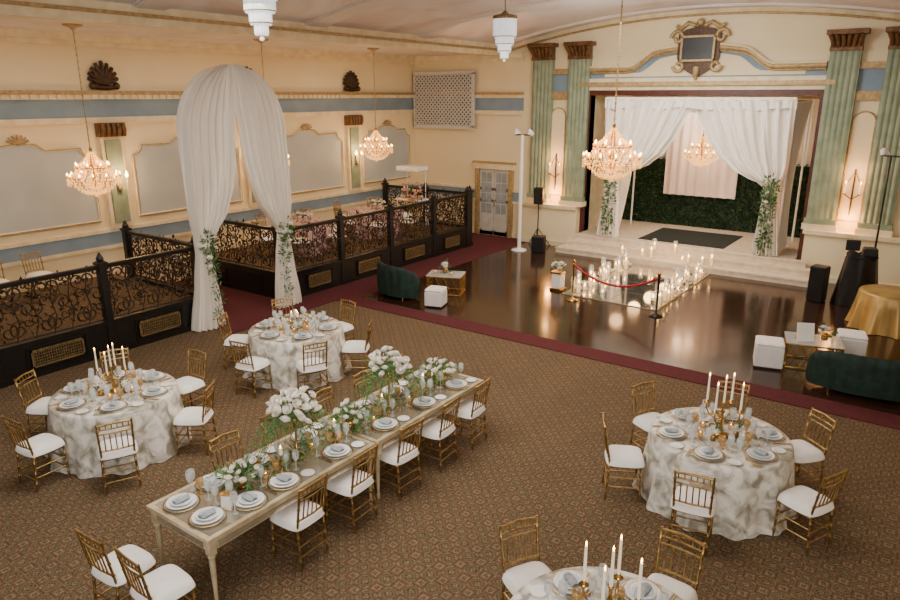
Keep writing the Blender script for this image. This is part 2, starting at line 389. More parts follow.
for cx in (CX-4.55,CX-3.36,CX+3.42,CX+4.6):
    b=B(G['green'],G['capital'],G['creamtrim'])
    w=.31;nf=5
    prof=[]
    for i in range(nf*6+1):
        t=i/(nf*6); prof.append((cx-w+2*w*t,YB-.16-.022*abs(sin(pi*nf*t))))
    b.grid(lambda u,v:(prof[min(int(u*nf*6+.5),nf*6)][0],prof[min(int(u*nf*6+.5),nf*6)][1],1.55+v*4.0),nf*6,1,0,False)
    b.box(cx-w-.02,cx+w+.02,YB-.16,YB,1.4,5.56,0)
    b.box(cx-w-.08,cx+w+.08,YB-.3,YB,1.28,1.42,2); b.box(cx-w-.05,cx+w+.05,YB-.26,YB,1.42,1.55,0)
    b.box(cx-w-.03,cx+w+.03,YB-.24,YB,5.5,5.58,1)
    for k in range(6):
        xx=cx-w+.05+k*(2*w-.1)/5
        b.tube([(xx,YB-.2,5.58),(xx+(xx-cx)*.1,YB-.27,5.72),(xx+(xx-cx)*.3,YB-.36,5.86)],[.05,.055,.06],6,1)
    b.box(cx-w-.02,cx+w+.02,YB-.22,YB,5.56,5.88,1); b.box(cx-w-.12,cx+w+.12,YB-.36,YB,5.86,5.97,1)
    trim(b)
for s in (-1,1):
    cx=CX+4.01*s
    b=B(G['cream'],G['goldtrim'],G['blue'])
    z1=3.9
    pts=[(cx-.24,1.55),(cx+.24,1.55),(cx+.24,z1)]+[(cx+.24*cos(rad(a)),z1+.24*sin(rad(a))) for a in range(15,180,15)]+[(cx-.24,z1)]
    b.poly([(p[0],YB-.04,p[1]) for p in pts],(0,.03,0),0)
    b.tube([(p[0],YB-.05,p[1]) for p in pts+[pts[0]]],.02,6,1,False)
    b.box(cx-.27,cx+.27,YB-.03,YB,4.6,5.1,2); b.box(cx-.27,cx+.27,YB-.1,YB,4.4,4.6,1); b.box(cx-.27,cx+.27,YB-.1,YB,5.1,5.25,1)
    trim(b)
for (a,c) in ((-11.05,OX0-.14),(OX1+.14,XR)):
    b=B(G['cream'],G['creamtrim'])
    b.box(a,c,YB-.32,YB,0.0,1.18,0); b.box(a-.04,c,YB-.4,YB,1.18,1.28,1); b.box(a-.02,c,YB-.36,YB,0,.16,1)
    trim(b)
b=B(G['creamtrim'],G['blue']); b.box(-.9,XR,YB-.03,YB,4.04,4.42,1); b.box(-.9,XR,YB-.1,YB,4.42,4.55,0); b.box(-.9,XR,YB-.1,YB,3.92,4.04,0); trim(b)
b=B(G['goldtrim'],G['creamtrim'])
b.grid(lambda u,v:(XRAIL+(0-XRAIL)*u,YB-.02-.16*v,vz(XRAIL+(0-XRAIL)*u)-.16+.14*v),28,2,1); b.tube([(XRAIL+(-XRAIL)*i/28,YB-.05,vz(XRAIL-XRAIL*i/28)-.17) for i in range(29)],.03,6,0); trim(b)

# crest
cr=thing('wall_crest','dark bronze heraldic cartouche with scrolls over the stage','wall ornament',(CX,YB,4.95))
b=B(G['bronze']); pts=[(-.46,.3),(-.2,.12),(0,.02),(.2,.12),(.46,.3),(.54,.5),(.54,1.08),(.36,1.2),(0,1.28),(-.36,1.2),(-.54,1.08),(-.54,.5)]
b.poly([(p[0],-.16,p[1]) for p in pts],(0,.15,0)); b.obj('shield',cr)
b=B(G['goldtrim'],G['black']); b.box(-.40,.40,-.22,-.16,.44,1.0,1)
for q in ((-.44,.44,.40,.45),(-.44,.44,.99,1.04),(-.44,-.39,.42,1.02),(.39,.44,.42,1.02)): b.box(q[0],q[1],-.25,-.16,q[2],q[3],0)
b.obj('plaque',cr)
b=B(G['goldtrim'])
for s in (-1,1):
    b.tube([(s*(.56+.18*cos(a)*(1-a/9)),-.15,1.0+.2*sin(a)*(1-a/9)) for a in [i*.35 for i in range(20)]],.05,6)
    b.tube([(s*(.48+.16*cos(-a)*(1-a/9)),-.15,.3+.16*sin(-a)*(1-a/9)) for a in [i*.35 for i in range(18)]],.045,6)
    b.tube([(s*.12,-.15,1.28),(s*.3,-.18,1.36),(s*.5,-.15,1.22),(s*.62,-.12,1.3)],.055,6)
b.ball((0,-.15,1.36),.1); b.tube([(0,-.15,.25),(0,-.2,.05),(0,-.15,-.06)],[.1,.07,.03],6); b.obj('scrollwork',cr)

# stage steps
b=B(G['stage'])
b.box(-9.3,-2.35,18.35,YB-.42,0.0,.17); b.box(-9.15,-2.5,18.7,YB-.42,.17,.34); b.box(-9.0,-2.65,18.95,YB-.42,.34,.51)
b.box(-9.32,-2.33,18.33,18.36,.13,.17); b.box(-9.17,-2.48,18.68,18.71,.30,.34); b.box(-9.02,-2.63,18.93,18.96,.47,.51)
b.obj('stage_steps',label='wide cream carpeted three-step stair leading up to the stage',cat='steps')

# ------------------------------------------------------------------ railing
def spiral(cx,cz,r,t0,turns,dr,n=22):
    return [(cx+r*(1-.85*i/n)*cos(t0+dr*turns*2*pi*i/n),0,cz+r*(1-.85*i/n)*sin(t0+dr*turns*2*pi*i/n)) for i in range(n+1)]
def iron_panel(L,H):
    b=B(G['iron']); n=max(2,int(L/.28)); w=L/n
    for i in range(n):
        cx=(i+.5)*w
        for j,(cz,r) in enumerate(((.2,.16),(.52,.15),(.82,.13))):
            d=1 if (i+j)%2 else -1
            b.tube(spiral(cx-.07*d,cz,min(r,w*.52),pi/2*(j+1),1.35,d),.015,4,0,False)
            b.tube(spiral(cx+.09*d,cz+.1,.09,-pi/2*j,1.1,-d,14),.013,4,0,False)
            b.leaves([(cx,0,cz),(cx+.1*d,0,cz+.1)],.15,11,.09,.028,0,1,(1,.15,1))
        b.tube([(i*w+.02,0,0),(i*w+.1,0,.3),(i*w-.04+.08,0,.6),(i*w+.1,0,H)],.013,4,0,False)
    b.tube([(0,0,H-.02),(L,0,H-.02)],.018,4,0,False); b.tube([(0,0,.03),(L,0,.03)],.018,4,0,False)
    return b
def rail_run(p0,p1,posts,label,grille=True):
    p0=Vector((p0[0],p0[1],0));p1=Vector((p1[0],p1[1],0)); D=p1-p0; ang=math.atan2(D.y,D.x)
    r=thing('railing',label,'railing',p0,ang,'gallery railings')
    for i,s in enumerate(posts):
        b=B(G['black'],G['iron']); b.bbox(-.07,.07,-.07,.07,0,1.72,.01,0); b.box(-.09,.09,-.09,.09,1.66,1.70); b.lathe([(.0,1.72),(.06,1.72),(.07,1.76),(.05,1.80),(.02,1.86),(0,1.88)],8,(0,0,0),0)
        b.box(-.085,.085,-.085,.085,0,.12); b.obj('post',r,(s,0,0))
    for i in range(len(posts)-1):
        a=posts[i]+.07; c=posts[i+1]-.07; L=c-a
        b=B(G['black']); b.box(0,L,-.04,.04,0,.62); b.box(0,L,-.06,.06,.56,.63); b.box(0,L,-.06,.06,0,.1)
        m=L*.22
        for q in ((m,L-m,.12,.14),(m,L-m,.5,.52),(m,m+.02,.12,.52),(L-m-.02,L-m,.12,.52)): b.box(q[0],q[1],-.06,.06,q[2],q[3])
        b.obj('base_panel',r,(a,0,0))
        b=iron_panel(L,.97); b.obj('iron_scrollwork',r,(a,0,.64))
        b=B(G['black']); b.bbox(0,L,-.045,.045,1.6,1.66,.01); b.obj('handrail',r,(a,0,0))
        if grille:
            b=B(G['brass'],G['black']); g0,g1=m+.06,L-m-.06
            for q in ((g0,g1,.17,.2),(g0,g1,.44,.47),(g0,g0+.03,.17,.47),(g1-.03,g1,.17,.47)): b.box(q[0],q[1],-.075,-.055,q[2],q[3])
            k=g0
            while k<g1-.02: b.box(k,k+.012,-.07,-.055,.18,.46); k+=.04
            for k in range(5): b.box(g0,g1,-.068,-.055,.22+.05*k,.232+.05*k)
            b.obj('vent_grille',r,(a,0,0))
    return r
rail_run((XRAIL,.3),(XRAIL,8.05),[0,1.95,3.85,5.76,7.65],'black railing with bronze wrought-iron scrollwork and brass base vents')
rail_run((XRAIL,10.35),(XRAIL,17.6),[0,1.65,3.5,5.4,7.1],'black railing with bronze wrought-iron scrollwork and brass base vents')
rail_run((-14.6,8.1),(XRAIL-.1,8.1),[0,2.5],'black scrollwork railing returning inward beside the red carpet',False)
rail_run((-14.6,10.2),(XRAIL-.1,10.2),[0,2.5],'black scrollwork railing returning inward beside the red carpet',False)
rail_run((-15.35,17.66),(XRAIL-.05,17.66),[0,1.7,3.4],'black scrollwork railing closing the end of the gallery',False)

# ------------------------------------------------------------------ draperies
def lerp_tab(tab,z):
    if z<=tab[0][0]: return tab[0][1]
    for (a,x),(c,y) in zip(tab,tab[1:]):
        if z<=c:
            t=(z-a)/(c-a); t=t*t*(3-2*t)*.4+t*.6; return x+(y-x)*t
    return tab[-1][1]
ar=thing('draped_arch','tall ivory chiffon draped arch with greenery tied at both legs','arch',(XRAIL+.24,8.97,0))
HR=1.22
def hoop(z): 
    return HR if z<3.8 else HR*math.sqrt(max(0,1-((z-3.8)/1.28)**2))
def drape_leg(s):
    b=B(G['drape'])
    inner=[(0,.66),(1.2,.78),(1.7,.86),(1.95,.66),(2.3,.40),(2.8,.19),(3.3,.09),(3.9,.035),(4.3,-.02),(5.1,-.02)]
    outer=[(0,1.36),(.9,1.20),(1.6,1.12),(1.85,1.12),(2.4,1.2),(3.4,HR)]
    def fn(u,v):
        z=.02+5.05*v
        i=lerp_tab(inner,z); o=min(lerp_tab(outer,z),1.36) if z<3.8 else hoop(z)
        o=max(o,i+.01)
        y=i+(o-i)*u
        wdt=(o-i); amp=min(.10,.15*wdt+.014)
        x=amp*(sin(u*2*pi*7+.4*sin(z*1.3)+s)+.45*sin(u*2*pi*15+.8*z))
        x+=.12*sin(pi*u)*min(1,wdt)
        return (x+.02*s,s*y,z)
    b.grid(fn,150,56); return b
for s in (-1,1):
    drape_leg(s).obj('drape_panel',ar)
    b=B(G['white']); P=[(-.12,s*1.0,0),(-.12,s*1.08,1.7),(-.12,s*1.12,3.6)]+[(-.12,s*1.12*cos(a),3.75+1.15*sin(a)) for a in [i*pi/16 for i in range(9)]]
    b.tube(P,.025,8); b.obj('frame_pole',ar)
    b=B(G['drape']); b.lathe([(.10,-.06),(.15,0),(.10,.06)],14,(.03,s*.99,1.70)); b.obj('tie_back',ar)
    b=B(G['leaf'],G['leafl'],G['rose']); pts=[(.16,s*1.0,1.9),(.18,s*.98,1.6),(.17,s*.88,1.1),(.2,s*.86,.6),(.2,s*.92,.25)]
    b.leaves(pts[:3],.12,150,.1,.018,0,2); b.leaves(pts[1:],.08,130,.09,.017,0,2)
    for k in range(4): b.rose((.26,s*(.97+R.uniform(-.08,.08)),1.86-.18*k),.055,2)
    b.obj('greenery_garland',ar)
ca=thing('stage_canopy','ivory draped ceremony canopy with greenery garlands on front posts','canopy',(CX+.1,0,.512))
ZC=3.85; YC0=YB-.28; YC1=21.5; HW=2.4
b=B(G['white'])
for s in (-1,1):
    for yy in (YC0+.05,YC1): b.tube([(s*HW,yy,0),(s*HW,yy,ZC)],.03,8)
    b.tube([(s*HW,YC0+.05,ZC),(s*HW,YC1,ZC)],.03,8)
for yy in (YC0+.05,YC1): b.tube([(-HW,yy,ZC),(HW,yy,ZC)],.03,8)
b.obj('canopy_frame',ca)
b=B(G['drape'])
b.grid(lambda u,v:(-HW+2*HW*u,YC0+(YC1-YC0)*v,ZC+.02-.18*sin(pi*v)-.02*sin(u*60)),60,10)
b.grid(lambda u,v:(-HW-.07+(2*HW+.14)*u,YC0-.16+.03*sin(u*90),ZC+.07-.26*v-.03*sin(u*25)*v),200,3)
b.tube([(-HW-.05,YC0-.12,ZC+.05),(HW+.05,YC0-.12,ZC+.05)],.05,8)
b.obj('canopy_top_cloth',ca)
for s in (-1,1):
    b=B(G['drape'])
    inner=[(0,1.84),(1.2,1.92),(1.7,1.97),(1.85,1.8),(1.97,1.45),(2.15,1.08),(2.5,.68),(3.0,.36),(3.5,.12),(3.85,-.06)]
    outer=[(0,2.5),(1.2,2.36),(1.7,2.30),(2.3,2.46),(3.85,2.46)]
    def fn(u,v,s=s):
        z=.02+3.83*v; i=lerp_tab(inner,z); o=lerp_tab(outer,z); x=i+(o-i)*u; w=o-i
        y=YC0-.09+.08*min(1,w+.25)*sin(u*2*pi*8+.5*sin(z))+.03*sin(u*2*pi*19+z)-.1*sin(pi*u)
        return (s*x,y,z)
    b.grid(fn,150,60); b.obj('front_drape',ca)
    b=B(G['drape']); b.grid(lambda u,v,s=s:(s*HW-s*.12*sin(pi*min(1,v))+.05*sin(u*40),YC0+.15+(YC1-YC0-.3)*u*(.55+.45*v),.02+3.8*v),60,16); b.obj('side_drape',ca)
    b=B(G['leaf'],G['leafl'],G['rose']); b.leaves([(s*2.14,YC0-.2,1.95),(s*2.12,YC0-.22,1.4),(s*2.14,YC0-.22,.7),(s*2.16,YC0-.22,.15)],.15,430,.12,.032,0,2)
    for k in range(7): b.rose((s*2.12+R.uniform(-.12,.12),YC0-.34,1.9-.25*k),.055,2)
    b.obj('greenery_garland',ca)
b=B(G['hedge'],G['leaf'])
b.box(OX0+.1,OX1-.1,22.2,22.35,.51,2.55,0)
for _ in range(5200):
    x=R.uniform(OX0+.1,OX1-.1); z=R.uniform(.53,2.62); b.leaf((x,22.2,z),(R.gauss(0,.5),-1,R.gauss(0,.6)),.11,.035,R.choice((0,0,1)))
b.obj('hedge_wall',label='dark green boxwood hedge backdrop wall on the stage',cat='hedge backdrop')
b=B(G['curtain']); b.grid(lambda u,v:(-7.45+2.2*u,22.02+.04*sin(u*50),1.5+2.5*v),60,4); b.obj('backdrop_curtain',label='pale blush pleated curtain panel hanging before the hedge',cat='curtain')
b=B(G['drape']); b.grid(lambda u,v:(OX0+.08+(OX1-OX0-.16)*u,22.55+.05*sin(u*150),.55+3.85*v),160,4); b.obj('rear_stage_curtain',label='ivory pleated curtain across the rear of the stage',cat='curtain')
b=B(G['rug']); b.bbox(CX-1.2,CX+1.2,YB-.2,21.4,.511,.53,.006); b.obj('stage_rug',label='dark green rug lying on the stage floor',cat='rug')

# ------------------------------------------------------------------ chairs
GC='gold banquet chairs at the dining tables'
def make_chair():
    r=thing('banquet_chair','gold bamboo-style banquet chair with white seat cushion','chair',(0,0,-50),0,GC)
    def turned(p,q,r0=.0125):
        p=Vector(p);q=Vector(q); P=[];rr=[]
        for t,k in ((0,.8),(.02,1),(.2,1),(.22,1.5),(.24,1),(.48,1),(.5,1.5),(.52,1),(.76,1),(.78,1.5),(.8,1),(1,1)): P.append(p.lerp(q,t)); rr.append(r0*k)
        return P,rr
    for sx in (-1,1):
        b=B(G['gold']); P,q=turned((sx*.19,.18,0),(sx*.18,.17,.43)); b.tube(P,q,7); b.obj('front_leg',r)
        b=B(G['gold']); P,q=turned((sx*.185,-.21,0),(sx*.175,-.18,.45)); b.tube(P,q,7); b.obj('back_leg',r)
    b=B(G['gold']); b.bbox(-.2,.2,-.2,.2,.42,.445,.01); 
    b.obj('seat_frame',r)
    b=B(G['gold'])
    for z in (.14,.26):
        b.tube([(-.187,.178,z),(.187,.178,z)],.009,6); b.tube([(-.18,-.2,z),(.18,-.2,z)],.009,6)
        for sx in (-1,1): b.tube([(sx*.186,.178,z+.03),(sx*.18,-.2,z+.03)],.009,6)
    b.obj('stretcher',r)
    b=B(G['gold'])
    for sx in (-1,1): P,q=turned((sx*.175,-.18,.45),(sx*.185,-.26,.92)); b.tube(P,q,7)
    def bk(z): return -.18-.08*(z-.45)/.47
    for z,ra in ((.90,.013),(.84,.009),(.78,.009),(.55,.010)):
        b.tube([(-.18,bk(z),z),(0,bk(z)-.015,z+(.012 if z>.88 else 0)),(.18,bk(z),z)],ra,6)
    for k in range(5):
        x=-.12+.06*k; b.tube([(x,bk(.55)-.01,.55),(x,bk(.78)-.012,.78)],.008,6)
    for k in range(6):
        x=-.15+.06*k; b.tube([(x,bk(.84)-.01,.84),(x,bk(.9)-.012,.9)],.007,5)
    b.obj('backrest',r)
    b=B(G['cush'])
    def cu(u,v):
        x=2*u-1;y=2*v-1; k=(1-x**4)*(1-y**4); ro=1-.14*(x*x*y*y)**1.5; return (x*.222*ro,y*.222*ro,.447+.092*max(0,k)**.4)
    b.grid(cu,18,18); b.obj('seat_cushion',r); return r
CH=make_chair(); first=[True]
def chair(x,y,rz,z=0,label=None):
    if first[0]:
        first[0]=False; CH.location=(x,y,z); CH.rotation_euler=(0,0,rz); return CH
    return dup(CH,(x,y,z),rz,label)
# ------------------------------------------------------------------ tableware
def make_plate():
    r=thing('place_setting_plate','white china plate stacked on gold-rimmed charger','plate',(0,0,-50),0,'place settings on the dining tables')
    b=B(G['glass'],G['goldm']); b.lathe([(0,.004),(.09,.004),(.14,.012),(.163,.018),(.163,.014),(.09,0),(0,0)],28,m=0); b.lathe([(.156,.0165),(.169,.02),(.171,.017),(.156,.013)],28,m=1); b.obj('charger',r)
    b=B(G['china'],G['goldm']); b.lathe([(0,.022),(.08,.02),(.13,.032),(.145,.034),(.135,.028),(.08,.012),(0,.012)],28); b.obj('dinner_plate',r)
    b=B(G['bluech'],G['china']); b.lathe([(0,.034),(.05,.034),(.084,.044),(.086,.042),(.05,.024),(0,.024)],24); b.lathe([(.08,.0425),(.1,.048),(.102,.045)],24,m=1); b.obj('salad_plate',r); return r
PL=make_plate(); pf=[True]
def plate(x,y,z,rz=0):
    if pf[0]: pf[0]=False; PL.location=(x,y,z); return PL
    return dup(PL,(x,y,z),rz)
def one(name,label,cat,group,bl):
    o=bl.obj(name,label=label,cat=cat,group=group,loc=(0,0,-50)); st=[True]
    def put(x,y,z,rz=0,label=None,scale=None):
        if st[0]:
            st[0]=False; o.location=(x,y,z); o.rotation_euler=(0,0,rz)
            if scale:o.scale=(scale,)*3
            return o
        return dup(o,(x,y,z),rz,label,scale=scale)
    return put
b=B(G['glass']); b.lathe([(.033,0),(.034,.004),(.006,.012),(.005,.09),(.02,.105),(.036,.14),(.036,.18),(.031,.215),(.029,.215),(.034,.18),(.034,.14),(.0,.108)],14)
wine=one('wine_glass','clear stemmed wine glass beside a plate','glass','wine glasses on the dining tables',b)
b=B(G['glassg'],G['goldm']); b.lathe([(.034,0),(.034,.006),(.01,.014),(.009,.05),(.03,.07),(.04,.11),(.038,.15),(.036,.15),(.037,.11),(0,.066)],14)
gob=one('goblet','amber gold goblet on a short stem','glass','goblets on the dining tables',b)
b=B(G['china']); b.lathe([(0,.006),(.045,.006),(.072,.014),(.074,.012),(.045,0),(0,0)],18)
sidep=one('side_plate','small white china side plate','plate','side plates on the dining tables',b)
b=B(G['napkin']); b.grid(lambda u,v:(-.035+.07*u+.006*sin(v*9),-.075+.15*v,.004+.018*sin(pi*u)+.004*sin(v*20)),8,10); b.box(-.035,.035,-.075,.075,0,.006)
napk=one('napkin','folded pale blue-grey linen napkin lying on a plate','napkin','napkins on the dining tables',b)
b=B(G['goldm'])
for k in range(2):
    b.tube([(k*.022,-.1,.004),(k*.022,.03,.005),(k*.022,.07,.008)],[.004,.003,.003],5); b.ball((k*.022,.085,.008),.012,0,6,4,(.8,1.6,.3))
cutl=one('cutlery','gold fork and knife laid beside a plate','cutlery','cutlery on the dining tables',b)
def make_votive():
    r=thing('votive_candle','small lit candle in a clear glass votive','candle',(0,0,-50),0,'votive candles on the dining tables')
    b=B(G['glassg']); b.lathe([(0,0),(.03,0),(.034,.07),(.032,.07),(.028,.006),(0,.006)],12); b.obj('glass_holder',r)
    b=B(G['waxg']); b.lathe([(0,.008),(.024,.008),(.024,.04),(0,.042)],10); b.obj('candle_wax',r)
    b=B(G['flame']); b.lathe([(0,.042),(.005,.05),(.004,.058),(0,.068)],6); b.obj('flame',r); return r
VO=make_votive(); vf=[True]
def votive(x,y,z):
    if vf[0]: vf[0]=False; VO.location=(x,y,z); return
    dup(VO,(x,y,z))
def make_candlestick(h):
    r=thing('candlestick','slim gold candlestick with short ivory candle','candlestick',(0,0,-50),0,'gold candlesticks on the dining tables')
    b=B(G['goldm']); b.lathe([(0,0),(.045,0),(.045,.01),(.012,.03),(.008,.06),(.014,.08),(.007,.1),(.007,h-.04),(.014,h-.02),(.016,h),(0,h)],12); b.obj('stick',r)
    b=B(G['wax']); b.tube([(0,0,h),(0,0,h+.07)],[.02,.019],8); b.obj('candle',r)
    b=B(G['flame']); b.lathe([(0,h+.07),(.006,h+.082),(.004,h+.095),(0,h+.11)],6); b.obj('flame',r); return r
CS=make_candlestick(.2); cf=[True]
def cstick(x,y,z,s=1):
    if cf[0]: cf[0]=False; CS.location=(x,y,z); return
    dup(CS,(x,y,z))
def make_candelabra():
    r=thing('candelabra','five-arm gold candelabra with tall white taper candles','candelabra',(0,0,-50),0,'candelabras on the round tables')
    b=B(G['goldm'])
    b.lathe([(0,0),(.09,0),(.09,.012),(.03,.03),(.014,.06),(.022,.09),(.012,.12),(.012,.24),(.024,.26),(.012,.28),(.012,.34),(.022,.36),(0,.36)],14); b.obj('stem',r)
    tops=[(0,0,.40)]
    for k in range(4):
        a=pi/4+k*pi/2; b=B(G['goldm'])
        b.tube([(0,0,.2),(.06*cos(a),.06*sin(a),.16),(.13*cos(a),.13*sin(a),.18),(.17*cos(a),.17*sin(a),.24),(.17*cos(a),.17*sin(a),.30)],.008,6)
        b.lathe([(0,.29),(.03,.3),(.034,.305),(.014,.31),(.016,.335),(0,.335)],10,(.17*cos(a),.17*sin(a),0)); b.obj('arm',r)
        tops.append((.17*cos(a),.17*sin(a),.335))
    for t in tops:
        z=t[2] if t[0] else .36
        b=B(G['wax']); b.tube([(t[0],t[1],z),(t[0],t[1],z+.25)],[.012,.009],8); b.obj('taper_candle',r)
        b=B(G['flame']); b.lathe([(0,0),(.006,.012),(.005,.025),(0,.04)],6,(t[0],t[1],z+.25)); b.obj('flame',r)
    return r
CA=make_candelabra()
GT='round banquet tables'
def make_round(mat):
    r=thing('round_banquet_table','round dining table in floor-length grey toile tablecloth','table',(0,0,-50),0,GT)
    b=B(mat)
    prof=[(0,.765),(.4,.765),(.72,.765),(.76,.762),(.772,.745),(.785,.65),(.80,.5),(.82,.3),(.85,.1),(.87,.01)]
    b.lathe(prof,120,m=0,fl=lambda a,z:(0 if z>.75 else (.75-z)*(.055*sin(a*11)+.03*sin(a*23+1)))); b.obj('tablecloth',r)
    b=B(G['wood']); b.lathe([(0,.72),(.75,.72),(.75,.75),(0,.75)],32); b.obj('tabletop',r)
    b=B(G['black']); 
    for k in range(4):
        a=pi/4+k*pi/2; b.tube([(.5*cos(a),.5*sin(a),0),(.45*cos(a),.45*sin(a),.72)],.02,6)
    b.obj('table_base',r)
    return r
RT=make_round(G['toile'])
TABS=[(-8.5,4.27),(-8.54,7.46),(-1.69,7.65),(-1.49,4.02)]
ANG=[[29,-30,-84,205,149,93],[29,-30,-84,205,149,93],[-87,-20,45,98,153,213],[84,150,20,215]]
zt=.767
def posy_small(x,y,z,rr):
    b=B(G['rose'],G['leaf'],G['goldm'])
    b.lathe([(0,0),(.03,0),(.035,.06),(.02,.07),(0,.07)],10,(0,0,0),2)
    for q in range(5): b.rose((rr.uniform(-.045,.045),rr.uniform(-.045,.045),.1+rr.uniform(0,.03)),.038,0)
    b.leaves([(0,0,.09)],.08,16,.06,.018,1)
    b.obj('flower_posy',loc=(x,y,z),label='small posy of white flowers in a gold cup',cat='flowers',group='posies on the round tables')
def table_fill(x,y,angs,seed):
    rr=random.Random(seed)
    for k in range(6):
        a=rad(angs[0])+k*2*pi/6
        plate(x+.55*cos(a),y+.55*sin(a),zt); napk(x+.55*cos(a),y+.55*sin(a),zt+.047,a+pi/2)
        c,s=cos(a),sin(a)
        def loc(rad_,t): return (x+rad_*c-t*s,y+rad_*s+t*c)
        p=loc(.36,.18); wine(p[0],p[1],zt); p=loc(.32,.08); gob(p[0],p[1],zt)
        p=loc(.44,-.21); wine(p[0],p[1],zt); p=loc(.56,.28); sidep(p[0],p[1],zt); p=loc(.34,-.06); wine(p[0],p[1],zt)
        p=loc(.62,-.2); cutl(p[0],p[1],zt,a+pi/2)
    for k in range(5):
        a=rr.uniform(0,6.28); votive(x+.24*cos(k*1.26+a*.1),y+.24*sin(k*1.26+a*.1),zt)
    for k in range(3):
        a=k*2.1+seed+.5; posy_small(x+.17*cos(a),y+.17*sin(a),zt,rr)
for i,(x,y) in enumerate(TABS):
    if i==0: RT.location=(x,y,0)
    else: dup(RT,(x,y,0))
    table_fill(x,y,ANG[i],i+2)
    for a in ANG[i]:
        d=1.02+R.uniform(-.01,.05); ra=rad(a)
        if i==3 and a in (20,215): continue
        chair(x+d*cos(ra),y+d*sin(ra),ra+pi/2+R.uniform(-.12,.12))
CA.location=(TABS[0][0],TABS[0][1],zt)
for i in (2,3): dup(CA,(TABS[i][0],TABS[i][1],zt),.3*i,scale=1.15)
for q in range(3): cstick(TABS[1][0]+.06*cos(q*2.1),TABS[1][1]+.06*sin(q*2.1),zt)

# long tables
def make_long():
    r=thing('long_dining_table','champagne gilt rectangular dining table with mirrored top','table',(0,0,-50),0,'long gilt dining tables')
    W=.475;Lh=1.1
    b=B(G['tabfr']); 
    for q in ((-W,W,-Lh,-Lh+.05),(-W,W,Lh-.05,Lh),(-W,-W+.05,-Lh+.05,Lh-.05),(W-.05,W,-Lh+.05,Lh-.05)): b.box(q[0],q[1],q[2],q[3],.73,.765)
    b.box(-W+.02,W-.02,-Lh+.02,Lh-.02,.70,.735); b.obj('tabletop',r)
    b=B(G['tablem']); b.box(-W+.05,W-.05,-Lh+.05,Lh-.05,.735,.762); b.obj('mirror_inset',r)
    b=B(G['tabfr'],G['tablem']); 
    for s in (-1,1):
        b.box(s*(W-.04)-.012,s*(W-.04)+.012,-Lh+.06,Lh-.06,.62,.70); b.box(s*(W-.025)-.004,s*(W-.025)+.004,-Lh+.12,Lh-.12,.635,.69,1)
        b.box(-W+.06,W-.06,s*(Lh-.04)-.012,s*(Lh-.04)+.012,.62,.70); b.box(-W+.12,W-.12,s*(Lh-.025)-.004,s*(Lh-.025)+.004,.635,.69,1)
    b.obj('apron',r)
    for sx in (-1,1):
        for sy in (-1,1):
            b=B(G['tabfr']); cx,cy=sx*(W-.055),sy*(Lh-.055)
            b.box(cx-.035,cx+.035,cy-.035,cy+.035,.58,.70)
            b.lathe([(.028,.58),(.038,.56),(.028,.53),(.03,.5),(.016,.08),(.024,.06),(.02,0)],8,(cx,cy,0)); b.obj('leg',r)
    return r
LX=-5.24
LT=make_long(); LT.location=(LX,4.11,0); dup(LT,(LX,6.33,0))
LYS=[4.05,4.8,5.6,6.35,7.05]
for yy in LYS:
    chair(-4.80,yy,pi/2+R.uniform(-.08,.08)); plate(-4.96,yy,zt); napk(-4.96,yy,zt+.047,pi/2)
    wine(-5.12,yy+.17,zt); gob(-5.16,yy+.07,zt); cutl(-4.95,yy-.2,zt,pi/2); wine(-5.1,yy-.17,zt); sidep(-4.9,yy+.26,zt); wine(-5.06,yy+.25,zt)
for yy in [4.15,4.85,5.65,6.4,7.05]:
    chair(-5.8,yy,-pi/2+R.uniform(-.08,.08)); plate(-5.52,yy,zt); napk(-5.52,yy,zt+.047,pi/2)
    wine(-5.36,yy+.17,zt); gob(-5.34,yy-.12,zt); cutl(-5.53,yy-.2,zt,-pi/2); wine(-5.38,yy-.2,zt); sidep(-5.58,yy+.27,zt)
for xx in (-5.46,-5.06):
    plate(xx,3.22,zt); napk(xx,3.22,zt+.047); wine(xx+.14,3.42,zt); gob(xx-.02,3.45,zt); wine(xx-.13,3.41,zt)
plate(-4.96,3.62,zt); napk(-4.96,3.62,zt+.047,pi/2); wine(-5.12,3.52,zt)
wine(-5.6,3.44,zt); gob(-5.5,3.82,zt); plate(-5.53,3.62,zt)
chair(-5.47,2.60,0.06); chair(-4.93,2.64,-.05)
b=B(G['leaf'],G['leafl'])
b.leaves([(LX+.05*sin(k*1.7),3.75+k*.36,zt+.035) for k in range(10)],.13,620,.085,.009,0,2,(1,1,.25))
b.obj('greenery_runner',label='loose feathery green garland running along the long table',cat='greenery',kind='stuff')
